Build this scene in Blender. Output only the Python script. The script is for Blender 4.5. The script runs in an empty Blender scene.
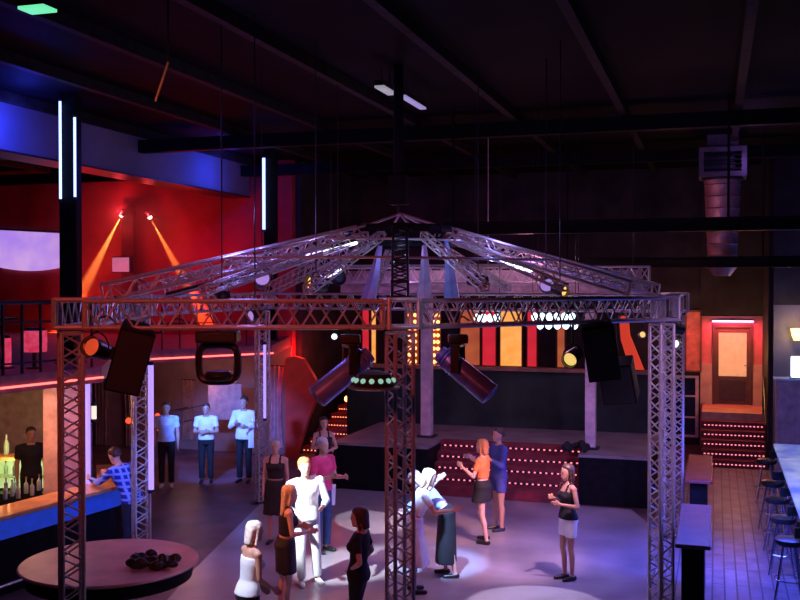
import bpy, bmesh, math, random
from mathutils import Vector, Matrix, Euler
random.seed(7)
PI = math.pi
SC = bpy.context.scene
COL = SC.collection
YAW = math.radians(17.5); PITCH = math.radians(0.86); H = 4.15; FPX = 1000.0
cy, sy = math.cos(YAW), math.sin(YAW)

# ------------------------------------------------------------ camera
cam = bpy.data.cameras.new('camera'); cam.sensor_width = 36; cam.lens = 45; cam.clip_end = 200
co = bpy.data.objects.new('camera', cam); COL.objects.link(co)
co.location = (0, 0, H); co.rotation_euler = (PI/2 - PITCH, 0, YAW)
SC.camera = co
# ------------------------------------------------------------ world, exposure
w = bpy.data.worlds.new('night'); SC.world = w; w.use_nodes = True
w.node_tree.nodes['Background'].inputs[0].default_value = (0.25, 0.12, 0.3, 1)
w.node_tree.nodes['Background'].inputs[1].default_value = 0.0005
vs = SC.view_settings
vs.view_transform = 'Standard'; vs.look = 'None'; vs.gamma = 1; vs.use_curve_mapping = False; vs.exposure = 0.0

def c(X, Y):                       # point right X and ahead Y of the viewpoint, in room axes
    return (cy*X - sy*Y, sy*X + cy*Y)
def g(px, py, z=0.0):              # where a sight line meets height z
    t = (py - 285.0)/FPX
    Y = (H - z)/t
    return c((px-400)/FPX*Y, Y)
def V3(xy, z): return Vector((xy[0], xy[1], z))
def p3(px, py, Y):                 # sight line at distance Y
    return V3(c((px-400)/FPX*Y, Y), H - (py-285.0)/FPX*Y)

# ------------------------------------------------------------ lights
def light(kind, name, loc, col, power, target=None, size=.1, spot=60, blend=.5, size_y=None):
    l = bpy.data.lights.new(name, kind); l.color = col; l.energy = power
    if kind == 'SPOT': l.spot_size = math.radians(spot); l.spot_blend = blend; l.shadow_soft_size = size
    elif kind == 'POINT': l.shadow_soft_size = size
    elif kind == 'AREA':
        l.shape = 'RECTANGLE'; l.size = size; l.size_y = size_y or size
    o = bpy.data.objects.new(name, l); COL.objects.link(o); o.location = loc
    if target is not None:
        o.rotation_euler = (Vector(target) - Vector(loc)).to_track_quat('-Z', 'Y').to_euler()
    return o
# dance floor washes
light('AREA', 'floor_wash', V3(c(1.2, 14.2), 3.72), (.78, .5, .95), 56, V3(c(1.2, 14.4), 0), 3.0, size_y=3.0)
light('SPOT', 'white_spot', V3(c(.9, 13.6), 3.6), (1, .86, .95), 1500, V3(c(-.5, 17.3), 0), .03, 13, .15)
light('SPOT', 'warm_spot', V3(c(3.0, 12.9), 3.55), (1, .42, .25), 800, V3(c(1.35, 16.0), .8), .06, 20, .5)
light('SPOT', 'rose_spot', V3(c(2.6, 12.9), 3.6), (1, .55, .75), 700, V3(c(1.3, 15.3), 0), .06, 46, .7)
light('SPOT', 'pool_spot', V3(c(1.75, 12.5), 3.6), (.9, .8, 1), 480, V3(c(1.75, 12.7), 0), .03, 30, .1)
light('SPOT', 'blue_spot', V3(c(.1, 12.0), 3.6), (.28, .5, 1), 2800, V3(c(.42, 13.8), 1.2), .06, 20, .6)
light('SPOT', 'man_spot', V3(c(-2.6, 11.6), 3.6), (.85, .95, 1), 2600, V3(c(-1.3, 13.7), 1.1), .05, 20, .5)
light('SPOT', 'blonde_spot', V3(c(-2.6, 9.8), 3.6), (.65, .72, 1), 620, V3(c(-1.6, 10.6), 1.0), .05, 26, .5)
light('SPOT', 'hair_spot', V3(c(-3.0, 11.6), 3.6), (1, .3, .12), 300, V3(c(-1.45, 12.35), 1.3), .06, 20, .6)
light('SPOT', 'right_dancer_spot', V3(c(2.9, 12.8), 3.5), (.75, .6, 1), 110, V3(c(2.34, 13.9), .6), .06, 34, .6)
light('SPOT', 'pink_spot', V3(c(1.5, 13.0), 3.7), (1, .2, .3), 520, V3(c(2.3, 18.3), .45), .03, 5, .5)
# house washes
light('SPOT', 'red_wash', V3(c(-2.6, 3.5), 6.2), (1, .10, .07), 800, V3(c(-1.6, 11), 3.7), .3, 46, .8)
light('SPOT', 'violet_wash', V3(c(5.2, 5.5), 5.4), (.72, .38, .95), 1500, V3(c(3.75, 13.5), 2.4), .3, 24, .8)
light('AREA', 'stage_wash', V3((-4.2, 20.0), 4.6), (.78, .45, .75), 20, V3((-4.2, 20.8), 0), 4, size_y=1)
light('POINT', 'upper_red', V3((-14.8, 21.0), 4.2), (1, .02, .05), 52, size=.5)
light('POINT', 'upper_red_far', V3((-12.0, 21.4), 5.0), (1, .02, .04), 34, size=.4)
light('POINT', 'pillar_fill', V3((-9.75, 12.75), 2.3), (1, .5, .38), 16, size=.08)  # added fill that brightens the salmon pillar, no fixture there
light('AREA', 'bar_lamp', V3((-10.2, 12.2), 2.5), (1, .42, .2), 34, V3((-10.0, 12.2), 0), 1.4, size_y=2)
light('POINT', 'alcove_lamp', V3((-11.6, 20.6), 2.1), (1, .42, .36), 34, size=.3)
light('SPOT', 'uv_spot', V3((-9.4, 16.4), 2.6), (.1, .22, 1), 1300, V3((-10.05, 18.75), 1.35), .1, 46, .6)
light('SPOT', 'uv_bar_spot', V3(c(-3.1, 12.3), 3.4), (.1, .2, 1), 430, V3(c(-4.2, 14.7), 1.1), .1, 24, .6)
light('AREA', 'aisle_wash', V3((1.0, 17.5), 4.2), (.78, .42, .8), 32, V3((.6, 17.6), 0), 1.2, size_y=6)
light('AREA', 'aisle_blue', V3((1.35, 14.4), 1.9), (.05, .1, 1), 300, V3((.95, 14.6), 0), .5, size_y=5)
light('POINT', 'landing_lamp', V3((.45, 25.3), 2.6), (1, .45, .12), 45, size=.1)
light('POINT', 'right_corner_blue', V3((2.3, 22.2), 3.2), (.12, .16, 1), 34, size=.2)
light('POINT', 'stair_red', V3((-9.6, 22.4), 2.5), (1, .03, .02), 26, size=.2)
light('POINT', 'ceiling_blue', V3((-10.35, 13.3), 6.7), (.03, .05, 1), 55, size=.1)
light('POINT', 'ceiling_blue_far', V3((-10.3, 20.2), 6.7), (.03, .06, 1), 42, size=.1)
light('POINT', 'roof_lilac', V3(c(-1.9, 11.9), 5.0), (.3, .25, 1), 34, size=.1)
light('POINT', 'roof_violet', V3(c(-1.2, 14.4), 4.35), (.45, .3, 1), 45, size=.15)
light('POINT', 'roof_blue', V3(c(1.3, 13.2), 4.9), (.35, .3, 1), 14, size=.15)
light('POINT', 'roof_magenta', V3(c(1.9, 14.4), 4.3), (.9, .3, .6), 20, size=.15)

# ------------------------------------------------------------ materials
MATS = {}
def mat(name, col, rough=.6, metal=0., emit=None, es=0., var=.25, scale=6., bump=0., kind=None, col2=None):
    if name in MATS: return MATS[name]
    m = bpy.data.materials.new(name); m.use_nodes = True; MATS[name] = m
    nt = m.node_tree; N = nt.nodes; L = nt.links
    b = N['Principled BSDF']; b.inputs['Roughness'].default_value = rough; b.inputs['Metallic'].default_value = metal
    tc = N.new('ShaderNodeTexCoord'); no = N.new('ShaderNodeTexNoise'); no.inputs['Scale'].default_value = scale; no.inputs['Detail'].default_value = 4
    L.new(tc.outputs['Object'], no.inputs['Vector'])
    mr = N.new('ShaderNodeMapRange'); mr.inputs[1].default_value = .3; mr.inputs[2].default_value = .7
    L.new(no.outputs[0], mr.inputs[0])
    mx = N.new('ShaderNodeMix'); mx.data_type = 'RGBA'
    c1 = tuple(x*(1-var) for x in col) + (1,); c2 = tuple(min(1, x*(1+var)) for x in (col2 or col)) + (1,)
    mx.inputs[6].default_value = c1; mx.inputs[7].default_value = c2
    L.new(mr.outputs[0], mx.inputs[0]); out = mx.outputs[2]
    if kind in ('planks', 'tiles', 'corrugated', 'plaid'):
        if kind == 'plaid':
            ch = N.new('ShaderNodeTexWave'); ch.inputs['Scale'].default_value = 3.4; ch.bands_direction = 'X'
            ch2 = N.new('ShaderNodeTexWave'); ch2.inputs['Scale'].default_value = 3.4; ch2.bands_direction = 'Z'
            L.new(tc.outputs['Object'], ch.inputs[0]); L.new(tc.outputs['Object'], ch2.inputs[0])
            ma = N.new('ShaderNodeMath'); ma.operation = 'MAXIMUM'
            L.new(ch.outputs['Fac'], ma.inputs[0]); L.new(ch2.outputs['Fac'], ma.inputs[1])
            cr = N.new('ShaderNodeMapRange'); cr.inputs[1].default_value = .55; cr.inputs[2].default_value = .85
            L.new(ma.outputs[0], cr.inputs[0]); fac = cr.outputs[0]; dark = (.01, .03, .45, 1); light_ = (.3, .45, 1, 1)
            m2 = N.new('ShaderNodeMix'); m2.data_type = 'RGBA'; m2.inputs[6].default_value = dark; m2.inputs[7].default_value = light_
            L.new(fac, m2.inputs[0]); out = m2.outputs[2]
        elif kind == 'corrugated':
            ch = N.new('ShaderNodeTexWave'); ch.inputs['Scale'].default_value = 1.2; ch.bands_direction = 'Y'
            L.new(tc.outputs['Object'], ch.inputs[0])
            bp = N.new('ShaderNodeBump'); bp.inputs['Strength'].default_value = .6
            L.new(ch.outputs['Fac'], bp.inputs['Height']); L.new(bp.outputs[0], b.inputs['Normal'])
        else:
            br = N.new('ShaderNodeTexBrick')
            mp = N.new('ShaderNodeMapping')
            if kind == 'planks': mp.inputs['Rotation'].default_value = (0, 0, PI/2)
            L.new(tc.outputs['Object'], mp.inputs[0]); L.new(mp.outputs[0], br.inputs[0])
            br.inputs['Scale'].default_value = 1; br.inputs['Mortar Size'].default_value = .012 if kind == 'planks' else .008
            br.inputs['Brick Width'].default_value = 1.6 if kind == 'planks' else .9
            br.inputs['Row Height'].default_value = .16 if kind == 'planks' else .9
            L.new(mx.outputs[2], br.inputs['Color1']); L.new(mx.outputs[2], br.inputs['Color2'])
            k = tuple(x*.78 for x in col) + (1,)
            m3 = N.new('ShaderNodeMix'); m3.data_type = 'RGBA'; m3.blend_type = 'MULTIPLY'; m3.inputs[0].default_value = 1
            L.new(mx.outputs[2], m3.inputs[6]); m3.inputs[7].default_value = (.72, .72, .72, 1)
            L.new(m3.outputs[2], br.inputs['Color2'])
            br.inputs['Mortar'].default_value = tuple(x*.3 for x in col) + (1,)
            out = br.outputs[0]
    L.new(out, b.inputs['Base Color'])
    if bump:
        bp = N.new('ShaderNodeBump'); bp.inputs['Strength'].default_value = bump
        L.new(no.outputs[0], bp.inputs['Height']); L.new(bp.outputs[0], b.inputs['Normal'])
    if name in ('ceiling_sheet','purlin_steel','black_paint','dark_wall','red_wall','stage_wall','dark_floor'): b.inputs['Specular IOR Level'].default_value = .04 if name != 'dark_floor' else .25
    if emit:
        b.inputs['Emission Strength'].default_value = es
        b.inputs['Emission Color'].default_value = tuple(emit) + (1,)
    return m
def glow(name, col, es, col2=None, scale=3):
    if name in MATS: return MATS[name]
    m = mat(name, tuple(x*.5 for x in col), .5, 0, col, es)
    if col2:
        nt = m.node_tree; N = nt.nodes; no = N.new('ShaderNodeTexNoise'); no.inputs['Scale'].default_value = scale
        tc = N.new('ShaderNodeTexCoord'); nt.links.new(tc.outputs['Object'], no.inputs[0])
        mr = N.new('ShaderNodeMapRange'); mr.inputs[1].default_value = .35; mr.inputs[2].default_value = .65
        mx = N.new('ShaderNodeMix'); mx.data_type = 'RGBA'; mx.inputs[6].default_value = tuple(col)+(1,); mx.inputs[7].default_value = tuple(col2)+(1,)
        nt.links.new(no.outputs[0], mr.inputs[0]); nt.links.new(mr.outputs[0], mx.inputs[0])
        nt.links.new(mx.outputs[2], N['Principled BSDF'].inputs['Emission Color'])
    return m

# ------------------------------------------------------------ mesh helpers
class MB:
    def __init__(s): s.v = []; s.f = []
    def add(s, vs_, fs):
        n = len(s.v); s.v += [Vector(v) for v in vs_]; s.f += [tuple(i+n for i in f) for f in fs]; return s
    def box(s, lo, hi, M=None):
        x0, y0, z0 = lo; x1, y1, z1 = hi
        v = [Vector(p) for p in ((x0,y0,z0),(x1,y0,z0),(x1,y1,z0),(x0,y1,z0),(x0,y0,z1),(x1,y0,z1),(x1,y1,z1),(x0,y1,z1))]
        if M is not None: v = [M @ p for p in v]
        return s.add(v, [(3,2,1,0),(4,5,6,7),(0,1,5,4),(1,2,6,5),(2,3,7,6),(3,0,4,7)])
    def cbox(s, cen, size, M=None):
        a = [cen[i]-size[i]/2 for i in range(3)]; b = [cen[i]+size[i]/2 for i in range(3)]
        return s.box(a, b, M)
    def prism(s, pts, z0, z1):
        n = len(pts)
        area = sum(pts[i][0]*pts[(i+1)%n][1]-pts[(i+1)%n][0]*pts[i][1] for i in range(n))
        if area < 0: pts = pts[::-1]
        v = [(p[0], p[1], z0) for p in pts] + [(p[0], p[1], z1) for p in pts]
        f = [tuple(range(n))[::-1], tuple(range(n, 2*n))] + [(i, (i+1) % n, (i+1) % n + n, i+n) for i in range(n)]
        return s.add(v, f)
    def loft(s, rings):
        n = len(rings[0]); v = []; f = []
        for r in rings: v += list(r)
        for k in range(len(rings)-1):
            for i in range(n):
                j = (i+1) % n
                f.append((k*n+i, k*n+j, (k+1)*n+j, (k+1)*n+i))
        f.append(tuple(range(n))[::-1]); f.append(tuple(range((len(rings)-1)*n, len(rings)*n)))
        return s.add(v, f)
    def tube(s, p0, p1, r0, r1=None, n=8, caps=0):
        p0 = Vector(p0); p1 = Vector(p1); r1 = r0 if r1 is None else r1
        d = p1-p0; L = d.length
        if L < 1e-6: return s
        d.normalize(); a = d.orthogonal().normalized(); b = d.cross(a)
        ring = lambda q, r: [q + a*(r*math.cos(2*PI*i/n)) + b*(r*math.sin(2*PI*i/n)) for i in range(n)]
        R = []
        if caps:
            for t in (80, 50, 22): t = math.radians(t); R.append(ring(p0 - d*r0*math.sin(t), r0*math.cos(t)))
        R.append(ring(p0, r0)); R.append(ring(p1, r1))
        if caps:
            for t in (22, 50, 80): t = math.radians(t); R.append(ring(p1 + d*r1*math.sin(t), r1*math.cos(t)))
        return s.loft(R)
    def lathe(s, prof, cen=(0,0,0), n=20, M=None):      # prof of (r, z)
        R = []
        for r, z in prof:
            q = [Vector((cen[0]+max(r,1e-4)*math.cos(2*PI*i/n), cen[1]+max(r,1e-4)*math.sin(2*PI*i/n), cen[2]+z)) for i in range(n)]
            if M is not None: q = [M @ x for x in q]
            R.append(q)
        return s.loft(R)
    def ball(s, cen, r, n=12, M=None):
        rx, ry, rz = (r, r, r) if not hasattr(r, '__len__') else r
        R = []
        for k in range(1, n//2+2):
            t = -PI/2 + PI*(k-.5)/(n//2+1)
            q = [Vector((rx*math.cos(t)*math.cos(2*PI*i/n), ry*math.cos(t)*math.sin(2*PI*i/n), rz*math.sin(t))) for i in range(n)]
            q = [(M @ x if M is not None else x) + Vector(cen) for x in q]
            R.append(q)
        return s.loft(R)
    def mesh(s, name, origin=(0,0,0)):
        me = bpy.data.meshes.new(name); o = Vector(origin)
        me.from_pydata([tuple(v-o) for v in s.v], [], s.f); me.validate(); me.update()
        return me
def link(name, me, m, parent=None, loc=(0,0,0), smooth=True):
    o = bpy.data.objects.new(name, me); COL.objects.link(o); o.location = loc
    if m: me.materials.append(m)
    if smooth and len(me.polygons) > 0:
        me.polygons.foreach_set('use_smooth', [True]*len(me.polygons))
        try: me.set_sharp_from_angle(angle=math.radians(38))
        except Exception: pass
    if parent: o.parent = parent
    return o
def obj(name, mb, m, parent=None, bevel=0, origin=None, smooth=True):
    """mb is in local axes of the parent (parents carry their own location)."""
    if origin is None and parent is None and mb.v:
        xs = [v.x for v in mb.v]; ys = [v.y for v in mb.v]; zs = [v.z for v in mb.v]
        origin = ((min(xs)+max(xs))/2, (min(ys)+max(ys))/2, min(zs))
    origin = origin or (0,0,0)
    o = link(name, mb.mesh(name, origin), m, parent, origin, smooth)
    if bevel:
        bv = o.modifiers.new('bevel', 'BEVEL'); bv.width = bevel; bv.segments = 2; bv.limit_method = 'ANGLE'
    return o
def tag(o, label, cat, group=None, kind=None):
    o['label'] = label; o['category'] = cat
    if group: o['group'] = group
    if kind: o['kind'] = kind
    return o
def thing(name, label, cat, loc=(0,0,0), rz=0, group=None):
    o = bpy.data.objects.new(name, None); COL.objects.link(o); o.empty_display_size = .2
    o.location = loc; o.rotation_euler = (0,0,rz)
    return tag(o, label, cat, group)
def struct(name, mb, m, bevel=0):
    o = obj(name, mb, m, bevel=bevel); o['kind'] = 'structure'; return o
def copy_tree(o, parent=None):
    n = o.copy(); COL.objects.link(n)
    if parent: n.parent = parent
    for ch in o.children: copy_tree(ch, n)
    return n

# materials in use
M_alu = mat('truss_aluminium', (.62,.58,.58), .38, .55, scale=20, var=.12)
M_black = mat('black_paint', (.012,.012,.014), .5)
M_bmetal = mat('black_steel', (.03,.03,.033), .4, .4)
M_plastic = mat('black_plastic', (.02,.02,.022), .35)
M_chrome = mat('chrome', (.6,.62,.66), .2, 1, var=.05)
M_floor = mat('dark_floor', (.11,.06,.07), .45, scale=1.2, var=.4, col2=(.16,.09,.12))
M_dance = mat('dance_floor', (.34,.3,.35), .3, scale=.9, var=.3)
M_plank = mat('floor_planks', (.3,.25,.34), .42, scale=3, var=.3, kind='planks')
M_ceil = mat('ceiling_sheet', (.006,.005,.006), .7, scale=.8, var=.4, kind='corrugated')
M_purlin = mat('purlin_steel', (.03,.024,.022), .6, .1, var=.4)
M_redwall = mat('red_wall', (.42,.07,.08), .75, scale=1.1, var=.3, bump=.1)
M_darkwall = mat('dark_wall', (.05,.045,.055), .75, scale=1.5, var=.35)
M_stagewall = mat('stage_wall', (.035,.05,.045), .8, scale=1.3, var=.35)
M_bluewall = mat('blue_wall', (.16,.15,.24), .7, scale=1.4)
M_stage = mat('stage_boards', (.25,.21,.24), .5, scale=2, var=.25)
M_skin = mat('skin', (.72,.42,.32), .5, scale=15, var=.06)
M_skin2 = mat('tanned_skin', (.5,.26,.18), .5, scale=15, var=.06)
M_white = mat('white_cloth', (.85,.86,.9), .75, scale=9, var=.06)
M_bcloth = mat('black_cloth', (.012,.011,.014), .85)
M_jeans = mat('blue_jeans', (.05,.09,.25), .85)
M_wood = mat('varnished_wood', (.5,.22,.09), .3, scale=3, var=.3)
M_step = mat('step_carpet', (.22,.03,.04), .8)
M_led = glow('warm_led', (1,.2,.26), 1.7)
M_neon = glow('blue_neon', (.3,.42,1), 3.2)
M_neonv = glow('violet_neon', (.42,.28,1), 1.25)
M_ledred = glow('red_led', (1,.12,.1), 3.2)

# ------------------------------------------------------------ room shell
CZ = 7.2
struct('floor', MB().box((-26, -3, -.2), (8, 30, 0)), M_floor)
struct('ceiling', MB().box((-26, -3, CZ), (8, 30, CZ+.2)), M_ceil)
struct('wall_right', MB().box((5.0, -3, 0), (5.2, 24.1, CZ)), M_darkwall)
struct('wall_left', MB().box((-26, -3, 0), (-25.8, 30, CZ)), M_redwall)
struct('wall_back_left', MB().box((-25.8, 22.5, 0), (-9.85, 22.7, CZ)), M_redwall)
struct('wall_back', MB().box((-9.85, 27.0, 0), (-.36, 27.2, CZ)).box((-9.85,22.7,0),(-9.7,27.0,CZ)), M_darkwall)
struct('trim_40', MB().box((-25.7, 22.44, 0), (-9.86, 22.499, 2.655)), mat('tan_panelling', (.34,.19,.17), .7, scale=1.5))
struct('wall_right_corner', MB().box((1.25, 23.9, 0), (4.99, 24.1, 3.7)), M_bluewall)
struct('wall_right_upper', MB().box((1.25, 23.9, 3.701), (4.99, 24.1, CZ)), M_darkwall)  # upper wall painted dark in place of shade
# door wall with a real opening for the door
M_doorwall = mat('door_wall', (.6,.2,.2), .6, scale=2)
dw = MB().box((-.36, 27.0, 1.08), (-.06, 27.2, 3.35)).box((.92, 27.0, 1.08), (1.25, 27.2, 3.35)).box((-.06, 27.0, 3.14), (.92, 27.2, 3.35))
dw.box((-.36,27.0,0),(1.25,27.2,1.08))
struct('wall_back_upper', MB().box((-.36,26.9,3.37),(1.15,27.2,CZ)), M_darkwall)  # dark material stands in for the unlit wall above the door
struct('wall_back_right', dw, M_doorwall)
Mw = mat('beige_wainscot', (.6,.42,.36), .6, scale=3)
struct('trim_41', MB().box((-.355, 26.96, 1.085), (-.07, 26.999, 2.12)), Mw); struct('trim_42', MB().box((.93, 26.96, 1.085), (1.145, 26.999, 2.12)), Mw)
struct('wall_alcove', MB().box((1.15, 24.1, 0), (1.25, 26.99, CZ)), M_darkwall)
# floors that lie on the slab
df = [c(-3.2, 9.3), c(2.9, 9.3), c(3.15, 12.6), c(4.3, 16.8), c(4.25, 18.3), c(-1.2, 20.2), c(-2.6, 19.2), c(-3.0, 14.2)]
o = obj('dance_floor', MB().prism(df, 0.001, .03), M_dance); tag(o, 'smooth grey dance floor lit violet under the truss pavilion', 'dance floor')
o = obj('plank_walkway', MB().box((-1.0, 2, .001), (3.2, 23.7, .02)), M_plank); tag(o, 'wooden plank walkway between the narrow ledges and the right bar', 'walkway')

# ceiling purlins and beams
for k, a in enumerate([-16.4,-14.5,-12.6,-10.7,-8.85,-7.0,-5.2,-3.37,-1.5,.35,2.2,4.0]):
    o = obj('trim_%d' % (k+1), MB().box((a-.06, -2.5, CZ-.16), (a+.06, 26.9 if -9.6<a<1 else 22.4, CZ-.002)), M_purlin); o['kind'] = 'structure'
for k, b in enumerate([17.5, 22.0]):
    o = obj('trim_%d' % (k+21), MB().box((-25.7, b-.08, CZ-.42), (4.95, b+.12, CZ-.17)), M_black); o['kind'] = 'structure'
# black cross beams over the stage side
for (pa, pb, yy, z, lab) in (((445, 229), (860, 222), 17.5, 0, 'black steel cross beam passing just behind the pavilion peak'),
                             ((560, 263), (860, 257), 21.0, 0, 'lower black steel cross beam in front of the duct end')):
    y0 = yy; P = p3(pa[0], pa[1], yy); bb = P.y
    Yr = bb/((pb[0]-400)/FPX*sy + cy); Q = p3(pb[0], pb[1], Yr)
    m = MB(); zz = P.z
    t = thing('cross_beam', lab, 'beam', (P.x, bb, zz))
    Lx = 4.9-P.x
    obj('flange', MB().box((0,-.09,.08),(Lx,.09,.11)), M_black, t); obj('flange', MB().box((0,-.09,-.11),(Lx,.09,-.08)), M_black, t)
    obj('web', MB().box((0,-.02,-.08),(Lx,.02,.08)), M_black, t)
    for hx in (.15, Lx*.5):
        obj('hanger', MB().tube((hx,0,.11),(hx,0,CZ-zz),.02), M_black, t)

t = thing('added_bulkhead', 'long boxed bulkhead along the ceiling added to catch the blue light', 'bulkhead', (-10.95, 8.0, 6.3))  # box added because the near-black ceiling would not show blue light
obj('body', MB().box((-.6,0,.03),(0,14.4,CZ-6.3-.001)), mat('bulkhead_paint',(.22,.21,.28),.7,scale=.6), t); obj('lower_trim', MB().box((-.62,-.02,0),(.02,14.42,.03)), M_bmetal, t)
# ------------------------------------------------------------ stage
SB = 19.0; SZ = .95
st = MB().prism([(-7.42,SB),(-5.4,SB),(-5.4,SB+1.1),(-2.45,SB+1.1),(-2.45,SB),(-1.17,SB),(-1.17,22.1),(-7.42,22.1)], 0, SZ-.05)
o = thing('stage', 'low black fronted stage with pale floor behind the dancers', 'stage', (-4.2,SB,0))
def loc_of(mb, o):
    mb.v = [v - o.location for v in mb.v]; return mb
obj('skirt', loc_of(st, o), M_black, o)
st2 = MB().prism([(-7.45,SB-.03),(-5.4,SB-.03),(-5.4,SB+1.1),(-2.45,SB+1.1),(-2.45,SB-.03),(-1.14,SB-.03),(-1.14,22.1),(-7.45,22.1)], SZ-.05, SZ)
obj('deck', loc_of(st2, o), M_stage, o)
def led_row(x0, x1, y, z, n, m, par):
    me = MB().ball((0,0,0), (.024,.012,.016), 6).mesh('bulb'); me.materials.append(m)
    for i in range(n):
        o = bpy.data.objects.new('bulb', me); COL.objects.link(o); o.parent = par; o.location = (x0 + (x1-x0)*(i+.5)/n, y, z)
t = thing('stage_steps', 'wide carpeted steps with pink lights up to the stage', 'steps', (-3.925, SB, 0))
for k in range(5):
    x = 1.47
    obj('step', MB().box((-x, .22*k, 0 if k == 0 else .19*k), (x, 1.1, .19*(k+1)-.001)), M_step, t)
    if k: 
        s = obj('light_strip', MB().box((-x+.03, .22*k-.012, .19*k+.075), (x-.03, .22*k-.001, .19*k+.115)), M_bmetal, t)
        led_row(-x+.05, x-.05, .22*k-.014, .19*k+.095, 25, M_led, s)
# partition behind the stage
o = thing('stage_partition', 'dark half height partition along the back of the stage', 'partition', (-4.9, 22.2, 0))
obj('panel', loc_of(MB().box((-8.3,22.14,0),(-1.35,22.3,2.22)), o), M_stagewall, o)
obj('cap_rail', loc_of(MB().box((-8.35,22.08,2.22),(-1.3,22.36,2.3)), o), mat('cap_wood', (.35,.16,.1), .5), o)
# lit coloured panels on the back wall
def px_on_b(px, b): 
    Y = b/((px-400)/FPX*sy + cy); return cy*((px-400)/FPX*Y) - sy*Y, Y
M_or = glow('orange_light', (1,.36,.06), .95, (1,.45,.12)); M_rd = glow('red_light', (.9,.03,.05), .7, (.7,.02,.05)); M_dor = glow('dull_orange_light', (.8,.2,.07), .5, (.6,.1,.05))
M_frame = mat('panel_frame', (.2,.06,.05), .6)
for (x0, x1, mm, lab) in ((361,370,M_rd,'narrow red lit panel left of the bulb columns'), (370,377,M_or,'narrow orange lit panel beside the front post, left of the bulb columns'),
                          (459,481,M_dor,'dull orange lit panel right of the bulb columns'), (481,497,M_rd,'red lit panel between the two orange panels'),
                          (499,523,M_or,'brightest orange lit panel behind the stage'), (526,538,M_rd,'red lit panel right of the brightest orange one'),
                          (556,566,M_dor,'narrow orange lit panel beside the hanging spotlight'), (685,702,mat('salmon_paint',(.75,.22,.16),.6),'salmon painted panel on the back wall left of the door')):
    a0, Y0 = px_on_b(x0, 26.9); a1, Y1 = px_on_b(x1, 26.9)
    t = thing('wall_panel', lab, 'wall panel', ((a0+a1)/2, 26.98, 1.9))
    wd = (a1-a0)/2
    obj('panel', MB().box((-wd+.04,-.05,.04),(wd-.04,-.001,1.55)), mm, t)
    obj('frame', MB().box((-wd,-.08,0),(-wd+.04,-.001,1.6)).box((wd-.04,-.08,0),(wd,-.001,1.6)).box((-wd+.04,-.08,0),(wd-.04,-.001,.04)).box((-wd+.04,-.08,1.55),(wd-.04,-.001,1.6)), M_frame, t)
light('POINT', 'salmon_lamp', V3((-.9, 25.9), 3.3), (1, .3, .25), 14, size=.1)
# parapet lip, its orange light painted into the colour
o = obj('wall_shelf', MB().box((px_on_b(488,26.5)[0], 26.5, 1.84), (px_on_b(540,26.5)[0], 26.99, 1.9)), mat('orange_lit_lip',(.7,.3,.15),.5)); tag(o, 'narrow lip with orange light painted on below the coloured panels', 'shelf')
# bulb columns
for (x0, x1, lab) in ((409,420,'column of glowing orange bulbs left of the pale stage post'),(434,442,'column of glowing orange bulbs right of the pale stage post')):
    a0, Y0 = px_on_b(x0, 22.6); a1, Y1 = px_on_b(x1, 22.6)
    t = thing('bulb_column', lab, 'light column', ((a0+a1)/2, 22.45, 2.3))
    wd = (a1-a0)/2
    obj('backing', MB().box((-wd,0,-.05),(wd,.06,1.3)), mat('bulb_backing',(.35,.1,.05),.4), t)
    for r in range(8):
        for s_ in (0, 1):
            obj('bulb', MB().ball((-wd+wd*.5+s_*wd, -.03, .06+r*.155), .045, 8), glow('amber_bulb', (1,.4,.12), 3.2), t)
# pale posts on the stage
def post_on(px, py, w_, z1, lab, name='stage_post'):
    P = g(px, py, SZ)
    t = thing(name, lab, 'post', (P[0], P[1], SZ))
    obj('shaft', MB().box((-w_/2,-w_/2,.04),(w_/2,w_/2,z1-SZ)), mat('pale_post_paint',(.62,.5,.55),.5), t, bevel=.01)
    obj('base_plate', MB().box((-w_*.8,-w_*.8,0),(w_*.8,w_*.8,.04)), M_bmetal, t)
    return t
post_on(427, 437, .22, 4.2, 'pale square post standing on the stage beside the bulb columns')
post_on(591, 449, .2, 3.6, 'pale square post on the stage below the right hanging speakers')
# white led bars above the stage
for (x0,x1,yy,lab) in ((474,500,318,'left row of white lamps above the stage'),(531,576,317,'long upper row of white lamps above the stage'),(536,579,325,'lower row of white lamps above the stage right')):
    dd = .5 if yy == 325 else 0; P = p3(x0, yy, 17.6-dd); Q = p3(x1, yy, 17.4-dd)
    t = thing('lamp_bar', lab, 'lamp bar', P)
    D = Q-P; n = max(4, int(D.length/.13))
    obj('bar', MB().tube((0,.07,.0), D+Vector((0,.07,0)), .03), M_bmetal, t)
    obj('hanger', MB().tube((.02,.07,0), (.02,.07,CZ-P.z), .006), M_bmetal, t)
    obj('hanger', MB().tube(D+Vector((-.02,.07,0)), (D.x-.02,D.y+.07,CZ-P.z), .006), M_bmetal, t)
    for i in range(n):
        q = D*((i+.5)/n)
        obj('lamp', MB().ball(q, (.06,.05,.075), 8), glow('cool_lamp', (.65,.85,1), 3.5), t)
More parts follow.
